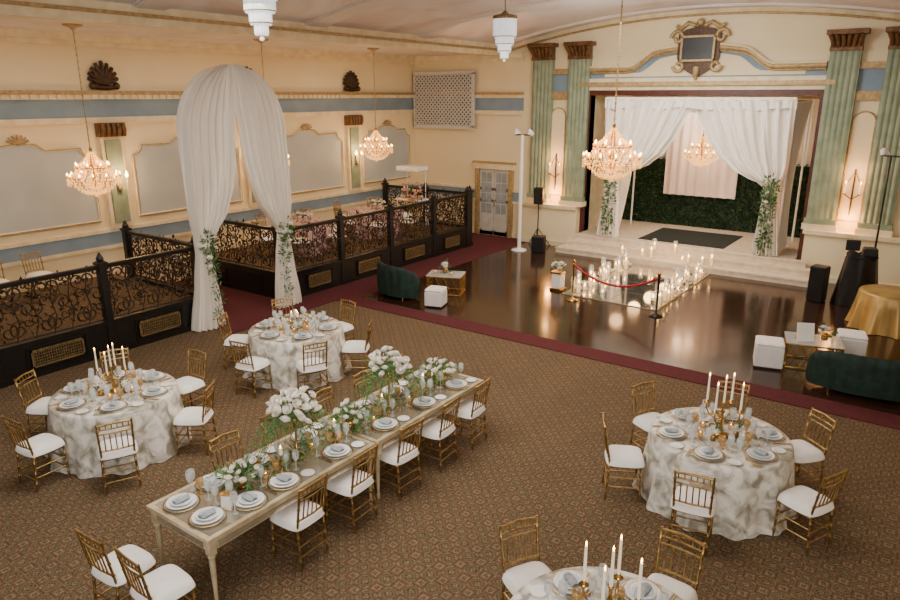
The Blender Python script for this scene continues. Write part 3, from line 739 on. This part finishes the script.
def bouquet(name,x,y,z,r,n,stem,label,fern):
    t=thing(name,label,'flower arrangement',(x,y,z),0,'flower arrangements on the long table')
    b=B(G['goldm'],G['glass'])
    if stem>.2: b.lathe([(0,0),(.08,0),(.08,.012),(.015,.03),(.012,stem-.12),(.05,stem-.05),(.055,stem),(0,stem)],14)
    else: b.lathe([(0,0),(.05,0),(.06,.05),(.055,stem),(.05,stem),(0,.01)],14)
    b.obj('vase',t)
    b=B(G['rose']);
    for k in range(n):
        ga=k*2.4+R.uniform(-.35,.35); hz=1-1.35*(k+.5)/n; q=math.sqrt(max(0,1-hz*hz)); rr=r*R.uniform(.7,1.3)
        b.rose((cos(ga)*q*rr*1.15,sin(ga)*q*rr*1.15,stem+r*.4+hz*rr*.75),r*R.uniform(.2,.32))
    b.obj('white_blooms',t)
    b=B(G['leaf'],G['leafl'])
    b.leaves([(0,0,stem+r*.2)],r*1.3,90,.09,.014,0,2,(1,1,.7))
    for _ in range(fern):
        a=R.uniform(0,6.28); l=r*R.uniform(1.2,2.3); P=[(0,0,stem+.03)]
        for k in range(1,7): q=k/6; P.append((cos(a)*l*q,sin(a)*l*q*1.3,max(.03,stem+.03+.08*sin(q*2.6)-(.8*q*q*min(stem,.58)))))
        b.tube(P,.003,3,1,False)
        for k in range(26):
            q=R.random(); i=min(int(q*6),5); p=Vector(P[i]).lerp(Vector(P[i+1]),q*6-i); b.leaf(p,(R.gauss(0,1),R.gauss(0,1),-.2),.065,.006,1)
    b.obj('foliage',t)
bouquet('flower_arrangement',LX,4.48,zt,.21,36,.48,'tall white rose arrangement with trailing fern on gold stand',40)
bouquet('flower_arrangement',LX,6.0,zt,.19,34,.5,'tall white rose arrangement with trailing fern on gold stand',42)
bouquet('flower_arrangement',LX,5.3,zt,.14,20,.14,'low white rose bouquet in gold vase',12)
bouquet('flower_arrangement',LX,7.0,zt,.15,20,.14,'low white rose bouquet in gold vase',12)
bouquet('flower_arrangement',LX,3.75,zt,.13,19,.12,'low white rose bouquet in gold vase',10)
for yy in (3.5,4.0,4.7,5.05,5.6,6.3,6.65,7.25): votive(LX+R.uniform(-.1,.1),yy,zt)
for yy in (4.18,4.95,5.75,6.55): cstick(LX+.1,yy,zt); 
b=B(G['paper']); b.poly([(-.05,-.02,0),(.05,-.02,0),(.05,0,.13),(-.05,0,.13)],(0,.003,0)); b.poly([(-.05,.02,0),(.05,.02,0),(.05,0,.13),(-.05,0,.13)],(0,-.003,0))
card=one('table_card','small folded white card standing on the table','card','table cards',b)
card(LX+.2,3.42,zt,.5); card(TABS[2][0]-.1,TABS[2][1]+.3,zt,.4)

# ------------------------------------------------------------------ chandeliers
def make_chandelier():
    r=thing('crystal_chandelier','lit gold and crystal tiered chandelier on long chain','chandelier',(0,0,-50),0,'crystal chandeliers')
    b=B(G['goldm']); b.lathe([(0,-.3),(.03,-.28),(.05,-.2),(.02,-.12),(.06,0),(.02,.12),(.05,.25),(.02,.4),(.03,.5),(0,.52)],12)
    for n,ra,z in ((12,.46,-.05),(8,.3,.14)):
        for k in range(n):
            a=2*pi*k/n; c,s=cos(a),sin(a)
            b.tube([(.03*c,.03*s,z-.02),(ra*.4*c,ra*.4*s,z-.13),(ra*.8*c,ra*.8*s,z-.1),(ra*c,ra*s,z)],.009,5)
            b.lathe([(0,0),(.035,.01),(.015,.02),(.012,.05),(0,.05)],8,(ra*c,ra*s,z))
    b.lathe([(.3,.13),(.31,.14),(.3,.15),(.29,.14)],24); b.obj('gilt_frame',r)
    for n,ra,z in ((12,.46,-.05),(8,.3,.14)):
        for k in range(n):
            a=2*pi*k/n; bb=B(G['bulb']); bb.lathe([(0,.05),(.014,.055),(.018,.07),(.008,.095),(0,.11)],7,(ra*cos(a),ra*sin(a),z)); bb.obj('candle_bulb',r)
    b=B(G['crystal'])
    def drop(p,s): 
        x,y,z=p; b.add([(x,y,z+s),(x+s*.55,y,z),(x,y+s*.55,z),(x-s*.55,y,z),(x,y-s*.55,z),(x,y,z-s*1.3)],[(0,1,2),(0,2,3),(0,3,4),(0,4,1),(5,2,1),(5,3,2),(5,4,3),(5,1,4)])
    for n,r0,z0,r1,z1,q,bul in ((16,.05,.42,.31,.17,9,-.05),(24,.28,.12,.47,.0,5,-.05),(24,.46,-.07,.05,-.36,9,-.09),(18,.3,-.02,.05,-.26,6,-.05)):
        for k in range(n):
            a=2*pi*(k+.5*(n==24))/n
            for i in range(q):
                t=i/(q-1); ra=r0+(r1-r0)*t; z=z0+(z1-z0)*t+bul*sin(pi*t); drop((ra*cos(a),ra*sin(a),z),.026)
    for n,ra,z in ((24,.47,-.08),(18,.31,.12)):
        for k in range(n):
            a=2*pi*k/n
            for q in range(3): drop((ra*cos(a),ra*sin(a),z-.045*q),.024)
    b.ball((0,0,-.40),.035); b.obj('crystal_drops',r,kind='stuff')
    return r
CHD=make_chandelier()
CL=[(-13.6,7.05,3.02,ZG),(-13.6,11.4,3.05,ZG),(-13.6,15.3,3.1,ZG),(-4.6,10.95,3.56,vz(-4.6)),(CX,20.55,2.95,4.36)]
chs=[CHD]+[dup(CHD,c[:3]) for c in CL[1:]]; CHD.location=CL[0][:3]
for o,c in zip(chs,CL):
    h=c[3]-c[2]
    b=B(G['goldtrim']); n=int((h-.5)/.06)
    b.tube([(0,0,.5),(0,0,h-.03)],.010,5)
    for k in range(n): z=.52+k*.06; b.ball((0,0,z),.02,0,5,3,(1,.5,1.5) if k%2 else (.5,1,1.5))
    b.obj('chain',o)
    b=B(G['goldtrim']); b.lathe([(0,h-.1),(.03,h-.09),(.08,h-.05),(.16,h-.03),(.18,h),(0,h)],16); b.obj('ceiling_plate',o)
def make_deco():
    r=thing('deco_pendant_lamp','white tiered art deco crystal pendant ceiling lamp','pendant lamp',(0,0,-50),0,'art deco pendants')
    b=B(G['deco'])
    for ra,z0,z1 in ((.27,.1,.55),(.21,-.08,.12),(.15,-.24,-.06),(.09,-.38,-.22)):
        n=int(ra*2*pi/.035)
        for k in range(n):
            a=2*pi*k/n; b.tube([(ra*cos(a),ra*sin(a),z1),(ra*cos(a),ra*sin(a),z0+.03),(ra*.93*cos(a),ra*.93*sin(a),z0)],[.017,.017,.006],4,0,False)
        b.lathe([(0,z1),(ra,z1),(ra-.01,z0+.04),(0,z0+.04)],16)
    b.ball((0,0,-.42),.035); b.obj('crystal_shade',r)
    b=B(G['brass']); b.lathe([(.28,.5),(.29,.52),(.29,.58),(.1,.62),(.02,.7),(0,.7)],24)
    for ra,z in ((.285,.1),(.22,-.06),(.16,-.22)): b.lathe([(ra,z),(ra+.008,z+.01),(ra,z+.02)],24)
    b.obj('metal_band',r); return r
DP=make_deco()
dl=[(-7.55,6.35,5.58,.9),(-7.9,12.9,5.55,.85)]
dps=[DP,dup(DP,(0,0,0))]
for o,c in zip(dps,dl):
    o.location=c[:3]; o.scale=(c[3],)*3; h=(vz(c[0])-c[2])/c[3]; b=B(G['brass']); b.tube([(0,0,.68),(0,0,h)],.012,6); b.lathe([(0,h-.05),(.06,h-.03),(.08,h)],12); b.obj('stem',o)

def make_sconce():
    r=thing('wall_sconce','gold twin-candle wall sconce with warm lit bulbs','wall lamp',(0,0,-50),0,'wall sconces')
    b=B(G['goldtrim']); b.lathe([(0,0),(.04,.02),(.06,.12),(.04,.25),(.02,.36),(0,.4)],10,(0,-.02,-.15))
    for s in (-1,1): b.tube([(0,-.05,-.02),(s*.08,-.12,-.08),(s*.13,-.13,-.02),(s*.13,-.13,.06)],.01,6); b.lathe([(0,.05),(.03,.06),(.012,.07),(.012,.17),(0,.17)],8,(s*.13,-.13,0))
    b.obj('bracket',r)
    for s in (-1,1): b=B(G['bulb']); b.lathe([(0,.17),(.026,.18),(.038,.23),(.016,.29),(0,.33)],8,(s*.13,-.13,0)); b.obj('bulb',r)
    return r
SCN=make_sconce(); 
sl=[(XL+.16,y,2.55,pi/2) for y in pil[1:]]
for i,(x,y,z,rz) in enumerate(sl):
    if i==0: SCN.location=(x,y,z); SCN.rotation_euler=(0,0,rz)
    else: dup(SCN,(x,y,z),rz)
for s in (-1,1):
    r=thing('candle_wall_sconce','tall dark iron wall sconce with two pillar candles','wall lamp',(CX+4.01*s,YB-.09,2.2),0,'stage wall sconces')
    b=B(G['bronze']); b.tube([(0,0,-.35),(0,0,.6)],.02,6); b.tube([(-.16,-.08,0),(0,-.03,-.12),(.16,-.08,0)],.014,6); b.tube([(-.12,-.03,.3),(0,-.02,.55),(.12,-.03,.3)],.01,6); b.tube([(0,0,-.35),(0,-.06,-.45),(0,-.01,-.5)],.012,6)
    for q in (-1,1): b.lathe([(0,0),(.05,.01),(.05,.02),(0,.02)],10,(q*.16,-.08,0))
    b.obj('iron_bracket',r)
    for q in (-1,1):
        b=B(G['waxg'],G['flame']); b.tube([(q*.16,-.08,.02),(q*.16,-.08,.26)],.026,8); b.lathe([(0,.26),(.014,.28),(0,.34)],6,(q*.16,-.08,0),1); b.obj('candle',r)

# ------------------------------------------------------------------ mirror runway and floor candles
mr=thing('mirror_runway','mirrored panel aisle runway on the dark floor before the stage','mirror floor',(-5.9,16.3,.013))
b=B(G['brass']); b.bbox(-1.16,1.16,-2.0,2.0,0,.010,.003); b.obj('runway_base',mr)
for i in range(2):
    for j in range(4):
        b=B(G['mirror']); b.bbox(-1.14+i*1.145,-1.14+i*1.145+1.13,-1.98+j*.992,-1.98+j*.992+.975,.010,.018,.002); b.obj('mirror_panel',mr)
def make_hurr(h,hc):
    r=thing('hurricane_candle','ivory pillar candle in clear glass cylinder','candle',(0,0,-50),0,'candles in glass cylinders on the steps and runway')
    b=B(G['glassc']); b.lathe([(0,.0),(.056,0),(.058,h),(.053,h),(.05,.008),(0,.008)],14); b.obj('glass_cylinder',r)
    b=B(G['waxg']); b.lathe([(0,.01),(.038,.01),(.038,hc),(0,hc+.004)],12); b.obj('pillar_candle',r)
    b=B(G['flame']); b.lathe([(0,hc),(.018,hc+.025),(.013,hc+.055),(0,hc+.095)],7); b.obj('flame',r); return r
HK=[make_hurr(.46,.24),make_hurr(.33,.16),make_hurr(.22,.09)]; hf=[True]*3
hp=[]
def hur(x,y,z,k):
    if hf[k]: hf[k]=False; HK[k].location=(x,y,z)
    else: dup(HK[k],(x,y,z))
def tryhur(x,y,z,k):
    if all((x-a)**2+(y-c)**2>.15**2 for a,c in hp): hp.append((x,y)); hur(x,y,z,k)
for s in (-1,1):
    for k in range(22): tryhur(CX+.05+s*R.uniform(.8,1.09),14.6+k*.16,.031,k%3)
for k in range(11): tryhur(CX+R.uniform(-1.4,1.3),18.52,.171,k%3)
for k in range(5): tryhur(CX+R.uniform(-1.2,1.1),18.83,.341,1+k%2)
for s in (-1,1):
    for k in range(7):
        x=CX+.05+s*.98+R.uniform(-.08,.08); y=14.8+k*.5
        b=B(G['rose'],G['leaf'])
        for q in range(4): b.rose((R.uniform(-.07,.07),R.uniform(-.07,.07),.07),.055,0)
        b.leaves([(0,0,.07)],.1,12,.08,.022,1)
        b.obj('flower_cluster',loc=(x,y,.031),label='small cluster of white roses and leaves on the runway',cat='flowers',group='rose clusters on the runway')
def stan(x,y,mat,lab):
    r=thing('stanchion',lab,'stanchion',(x,y,.012),0,'rope stanchions')
    b=B(mat); b.lathe([(0,0),(.14,0),(.14,.02),(.04,.05),(.022,.08),(.022,.82),(.036,.84),(.036,.87),(0,.87)],18); b.obj('pole',r)
    b=B(G['goldm']); b.lathe([(0,.87),(.03,.88),(.04,.92),(.03,.95),(0,.96)],12); b.obj('finial',r)
stan(-6.62,14.0,G['goldm'],'gold rope stanchion post standing by the mirror runway')
stan(-4.65,13.95,G['black'],'black rope stanchion post standing by the mirror runway')
b=B(G['rope'],G['goldm']); P=[]
for k in range(21):
    t=k/20; P.append((-6.58+(1.89)*t,14.0-.05*t,.82-.3*(1-(2*t-1)**2)))
b.tube(P,.026,8); b.obj('velvet_rope',label='red velvet rope sagging between two stanchions',cat='rope')
r=thing('flower_pedestal','small white pedestal topped with pale flowers','pedestal',(-7.3,14.6,.012))
b=B(G['white'],G['goldm']); b.bbox(-.15,.15,-.15,.15,0,.06,.01,1); b.bbox(-.12,.12,-.12,.12,.06,.42,.01); b.bbox(-.15,.15,-.15,.15,.42,.46,.01,1); b.obj('column',r)
b=B(G['rose'],G['leaf'])
for k in range(16): b.rose((R.uniform(-.12,.12),R.uniform(-.12,.12),.53+R.uniform(-.02,.2)),.05,0)
b.leaves([(0,0,.55)],.18,40,.09,.02,1)
b.obj('flowers',r)

# ------------------------------------------------------------------ lounge furniture
def sofa(x,y,rz,a,bb,lab,n,H=.8):
    r=thing('velvet_sofa',lab,'sofa',(x,y,.012),rz,'green velvet sofas')
    b=B(G['velvet'])
    def fn(u,v):
        t=pi+ (u)*pi
        k=abs(2*u-1); top=H-.2*k**3
        prof=[(.0,.10),(.0,.55),(.01,.9),(.06,1),(.12,.9),(.12,.2)]
        q=v*(len(prof)-1); i=min(int(q),len(prof)-2); f=q-i
        off=prof[i][0]*(1-f)+prof[i+1][0]*f; hz=prof[i][1]*(1-f)+prof[i+1][1]*f
        ch=.015*abs(sin(u*pi*n))*(1 if 0<v<1 else 0)
        return ((a-off+ch)*cos(t),(bb-off+ch)*sin(t)+.12,hz*top)
    b.grid(fn,n*6,12); b.obj('backrest',r)
    b=B(G['velvet'])
    V=[]
    prof=[(0,.12),(1,.12),(1,.36),(.98,.41),(.9,.44),(0,.45)]
    nn=40
    for (q,z) in prof:
        for k in range(nn):
            t=2*pi*k/nn; yy=(bb-.1)*sin(t)+.12; 
            if sin(t)>0: yy=.12+.22*min(1,sin(t)*1.6)
            V.append(((a-.1)*cos(t)*q,.12+(yy-.12)*q,z))
    b.add(V,[(i*nn+j,i*nn+(j+1)%nn,(i+1)*nn+(j+1)%nn,(i+1)*nn+j) for i in range(len(prof)-1) for j in range(nn)],0,True)
    b.obj('seat',r)
    for sx in (-1,1):
        for yy in (-.15,.2):
            b=B(G['goldm']); b.tube([(sx*a*.65,yy,0),(sx*a*.62,yy,.13)],[.015,.022],8); b.obj('leg',r)
sofa(-10.15,12.0,-pi/2+1.3,.68,.48,'curved dark green velvet loveseat with channelled back',10)
sofa(-.5,11.95,.15,.92,.42,'dark green velvet sofa with curved channelled back',16,.70)
def cube(x,y,rz,s=.45):
    r=thing('cube_ottoman','white glossy cube ottoman on the dark dance floor','ottoman',(x,y,.012),rz,'white cube ottomans')
    b=B(G['white']); b.bbox(-s/2,s/2,-s/2,s/2,.03,s-.05,.012); b.obj('body',r)
    b=B(G['cush']); b.bbox(-s/2,s/2,-s/2,s/2,s-.05,s+.01,.02); b.obj('seat_pad',r)
    b=B(G['black']); b.box(-s/2+.04,s/2-.04,-s/2+.04,s/2-.04,0,.03); b.obj('plinth',r)
cube(-8.9,11.85,.3,.4); cube(-2.1,12.35,.25); cube(-1.0,13.6,.2)
def ctable(x,y,rz,a,bb,lab):
    r=thing('coffee_table',lab,'coffee table',(x,y,.012),rz,'gold coffee tables')
    b=B(G['goldm']); h=.45
    for z in (.02,h-.02):
        for s in (-1,1): b.tube([(-a,s*bb,z),(a,s*bb,z)],.012,6); b.tube([(s*a,-bb,z),(s*a,bb,z)],.012,6)
    for sx in (-1,1):
        for sy in (-1,1): b.tube([(sx*a,sy*bb,0),(sx*a,sy*bb,h)],.014,6)
        for k in range(4):
            u=-a+2*a*k/4; b.tube([(u,sx*bb,.02),(u+a/2,sx*bb,h-.02)],.007,5); b.tube([(u+a/2,sx*bb,.02),(u,sx*bb,h-.02)],.007,5)
            u=-bb+2*bb*k/4; b.tube([(sx*a,u,.02),(sx*a,u+bb/2,h-.02)],.007,5); b.tube([(sx*a,u+bb/2,.02),(sx*a,u,h-.02)],.007,5)
    b.obj('geometric_frame',r)
    b=B(G['glass']); b.bbox(-a-.02,a+.02,-bb-.02,bb+.02,h-.005,h+.012,.004); b.obj('glass_top',r)
    return h+.024
h=ctable(-9.35,12.85,.4,.4,.28,'gold geometric coffee table with glass top')
h=ctable(-1.5,12.8,.25,.42,.3,'gold geometric coffee table with glass top')
def posy(x,y,z,n,r,col,lab):
    b=B(G[col],G['leaf'],G['goldm']); b.lathe([(0,0),(.05,0),(.06,.1),(.04,.12),(0,.12)],12,(0,0,0),2)
    for k in range(n): b.rose((R.uniform(-r,r),R.uniform(-r,r),.15+R.uniform(0,r)),.045,0)
    b.leaves([(0,0,.15)],r*1.3,30,.09,.025,1); b.obj('flower_vase',loc=(x,y,z),label=lab,cat='flower vase')
posy(-9.4,12.9,h,8,.09,'rose','small gold vase of white flowers on coffee table')
posy(-1.35,12.9,h,8,.09,'rose','small gold vase of white flowers on coffee table')
for (x,y) in ((-9.15,12.8),(-9.55,12.72),(-1.75,12.7),(-1.55,12.95)): votive(x,y,h)
b=B(G['paper'],G['goldm']); b.poly([(-.14,0,0),(.14,0,0),(.14,.08,.3),(-.14,.08,.3)],(0,.012,0)); b.tube([(0,.1,.2),(0,.2,.0)],.006,5,1)
b.obj('sign_card',loc=(-1.6,12.62,h),rz=.5,label='white card in a stand propped on the coffee table',cat='card')
r=thing('gold_cloth_table','round table covered in floor-length gold satin cloth','table',(-.62,15.9,.012))
b=B(G['goldcloth']); b.lathe([(0,.76),(.5,.76),(.56,.755),(.575,.73),(.6,.5),(.64,.2),(.68,.01)],90,fl=lambda a,z:0 if z>.74 else (.74-z)*(.12*sin(a*9)+.06*sin(a*19))); b.obj('tablecloth',r)
b=B(G['wood']); b.lathe([(0,.71),(.55,.71),(.55,.745),(0,.745)],24); b.obj('tabletop',r)
def speaker(x,y,z,rz,w,h,lab,stand=True):
    r=thing('loudspeaker',lab,'speaker',(x,y,.012),rz,'black loudspeakers')
    b=B(G['spk']); b.bbox(-w/2,w/2,-w*.45,w*.45,z,z+h,.02); b.obj('cabinet',r)
    b=B(G['black']); b.box(-w*.42,w*.42,-w*.47,-w*.44,z+.04,z+h-.04); b.obj('grille',r)
    if stand:
        b=B(G['black']); b.tube([(0,0,.3),(0,0,z)],.018,8)
        for k in range(3): a=k*2.09+.4; b.tube([(0,0,.55),(.4*cos(a),.4*sin(a),.0)],.012,6)
        b.obj('tripod_stand',r)
speaker(-9.75,18.1,0,.3,.38,.48,'black subwoofer box on the floor beside the steps',False)
speaker(-10.2,18.85,1.3,.3,.28,.5,'black loudspeaker on tripod stand near the stage')
speaker(-2.1,17.2,0,-.2,.34,.82,'black floor-standing loudspeaker by the stage steps',False)
r=thing('draped_equipment_stand','black cloth-draped equipment stand near the stage','equipment stand',(-1.35,17.35,.012),.2)
b=B(G['black'])
b.grid(lambda u,v:((.34+.05*sin(u*2*pi*7)*(1-v)+.1*(1-v))*cos(u*2*pi)*(1-.1*v),(.28+.04*sin(u*2*pi*7)*(1-v))*sin(u*2*pi)*(1-.1*v),.01+v*(1.15+.1*sin(u*2*pi*2))),70,6)
b.lathe([(.0,1.16),(.33,1.1)],20); b.obj('black_cloth',r)
b=B(G['spk']); b.tube([(-.15,0,1.0),(-.2,.05,1.4)],.02,6); b.bbox(-.34,-.06,-.02,.02,1.22,1.45,.01); b.bbox(.0,.28,-.12,.18,1.12,1.3,.02); b.obj('equipment',r)
def spot(x,y,h,rz,lab,ra=.06,wh='drape'):
    r=thing('spotlight_stand',lab,'spotlight stand',(x,y,.012),rz,'white spotlight stands')
    b=B(G['white']); b.lathe([(0,0),(.24,0),(.24,.03),(.1,.07),(0,.07)],20); b.obj('base',r)
    b=B(G[wh]); b.tube([(0,0,.05),(0,0,h)],[ra,ra*.8],12); b.obj('pole',r)
    b=B(G['black'],G['white']); b.tube([(-.22,0,h),(.22,0,h)],.02,8)
    for s in (-1,1): b.tube([(s*.2,0,h),(s*.2,.05,h+.1),(s*.2,.22,h+.02)],[.03,.07,.08],10,1)
    b.obj('lamp_heads',r)
spot(-10.3,17.9,3.4,.2,'tall white pole with twin spotlights beside the stage')
spot(-1.2,18.4,3.2,-.3,'tall dark pole with twin white spotlights beside the stage',.025,'black')

# ------------------------------------------------------------------ gallery furniture
PT=thing('gallery_table','round gallery table in rose patterned tablecloth with flowers','table',(-13.7,12.4,PF),0,'gallery tables')
b=B(G['pinkcloth']); b.lathe([(0,.765),(.72,.765),(.77,.75),(.79,.5),(.82,.01)],80,fl=lambda a,z:0 if z>.75 else (.75-z)*.08*sin(a*11)); b.obj('tablecloth',PT)
b=B(G['redf'],G['leaf'],G['rose']); 
for k in range(18): b.rose((R.gauss(0,.1),R.gauss(0,.1),.86+R.uniform(0,.14)),.05,R.choice((0,2,2)))
b.leaves([(0,0,.88)],.22,60,.1,.02,1); b.obj('centrepiece',PT)
dup(PT,(-13.6,15.2,PF))
for (x,y) in ((-13.7,12.4),(-13.6,15.2)):
    for a in (0,60,120,180,240,300):
        ra=rad(a+15); chair(x+1.04*cos(ra),y+1.04*sin(ra),ra+pi/2,PF)
for (x,y,q) in ((-14.6,4.6,-1.5),(-14.6,5.4,-1.7),(-14.6,3.8,-1.4),(-14.6,6.2,-1.5)): chair(x,y,q,PF)
r=thing('dessert_display','white canopied display table with tiered desserts and burgundy flowers','display table',(-13.5,16.8,PF))
b=B(G['white'])
for sx in (-1,1): b.tube([(sx*.36,.2,0),(sx*.36,.2,1.75)],.014,6)
b.bbox(-.42,.42,-.28,.28,1.74,1.88,.02); b.bbox(-.46,.46,-.3,.3,.85,.9,.01); 
for sx in (-1,1):
    for sy in (-1,1): b.tube([(sx*.4,sy*.25,0),(sx*.4,sy*.25,.86)],.016,6)
b.obj('stand_frame',r)
for sx in (-1,1):
    b=B(G['goldm'],G['cake']); b.tube([(sx*.22,-.05,.9),(sx*.22,-.05,1.42)],.01,6)
    for z,ra in ((.93,.19),(1.12,.15),(1.30,.11)):
        b.lathe([(0,z),(ra,z),(ra,z+.012),(0,z+.012)],18,(sx*.22,-.05,0))
        n=int(ra*60)
        for k in range(n): a=2*pi*k/n; b.lathe([(0,0),(.024,0),(.028,.04),(.015,.06),(0,.065)],7,(sx*.22+(ra-.03)*cos(a),-.05+(ra-.03)*sin(a),z+.012),1)
    b.obj('dessert_tier',r)
b=B(G['redf'],G['leaf'],G['rose'])
for k in range(22): b.rose((R.uniform(-.4,.4),R.uniform(.08,.22),.98+abs(R.gauss(0,.12))),.055,R.choice((0,2)))
b.leaves([(-.3,.15,1.0),(.3,.15,1.0)],.2,60,.1,.02,1); b.obj('flowers',r)

# ------------------------------------------------------------------ lights
def light(kind,loc,power,color,size=.2,rot=None,sy=None,spread=None):
    d=bpy.data.lights.new('lamp_and_fill_light',kind); d.energy=power; d.color=color
    if kind=='AREA':
        d.size=size
        if sy: d.shape='RECTANGLE'; d.size_y=sy
        if spread: d.spread=spread
    elif kind in('POINT','SPOT'): d.shadow_soft_size=size
    o=bpy.data.objects.new('lamp_and_fill_light',d); COL.objects.link(o); o.location=loc
    if rot: o.rotation_euler=rot
    return o
W=(1,.94,.86); O=(1,.60,.30)
for y,p in ((5,290),(11,190),(16.5,180)): light('AREA',(CX,y,5.6),p,W,5,None,2.5)  # added overhead fill lights, not tied to any ceiling fixture
light('AREA',(-13.7,9,5.5),55,W,2,None,14)
light('AREA',(1.0,-2.6,4.2),430,(1,.97,.94),6,(rad(74),0,rad(30)),3)  # added fill light behind the camera, aimed into the room
for x,y,z,t in CL[:3]: light('POINT',(x,y,z+.1),70,O,.3)
light('POINT',(CL[3][0],CL[3][1],CL[3][2]+.1),95,O,.3); light('POINT',(CL[4][0],CL[4][1],CL[4][2]-.1),55,(1,.72,.45),.3)
light('POINT',(-6.3,21.4,3.2),34,(1,.68,.4),.2)  # added warm point behind the chandelier to light the backdrop curtain
light('AREA',(CX,21.2,4.25),70,W,3,None,1.5)
light('AREA',(CX,14.5,5.7),150,(1,.95,.89),2.5,(rad(62),0,0),1)  # added light from in front to brighten the stage drapes
for s in (-1,1): light('POINT',(CX+4.01*s,YB-.28,1.6),34,(1,.40,.10),.08); light('POINT',(CX+4.01*s,YB-.35,2.7),16,(1,.48,.18),.08)
for x,y,z,rz in sl: light('POINT',(x+.3,y,z+.25),30,O,.06)
for y in (14.9,16.0,17.1,18.2): light('POINT',(CX+.05,y,.6),9,(1,.58,.26),.15)
for y in (4,9,14): light('AREA',(CX,y,4.9),50,(1,.86,.82),4,(pi,0,0),3)
light('SPOT',(-10.2,15.5,3.2),130,(1,.5,.3),.2,(rad(165),0,rad(20)))
w=bpy.data.worlds.new('world'); SC.world=w; w.use_nodes=True
w.node_tree.nodes['Background'].inputs[0].default_value=(.96,.97,1,1); w.node_tree.nodes['Background'].inputs[1].default_value=.22

# ------------------------------------------------------------------ camera
cam=bpy.data.cameras.new('camera'); co=bpy.data.objects.new('camera',cam); COL.objects.link(co)
cam.sensor_width=36; cam.lens=27.8; cam.clip_end=200
ph=rad(35.7); th=rad(16.4)
f=Vector((-sin(ph)*cos(th),cos(ph)*cos(th),-sin(th))); rt=Vector((cos(ph),sin(ph),0)); up=rt.cross(f)
co.matrix_world=Matrix(((rt.x,up.x,-f.x,0),(rt.y,up.y,-f.y,0),(rt.z,up.z,-f.z,4.5),(0,0,0,1)))
SC.camera=co
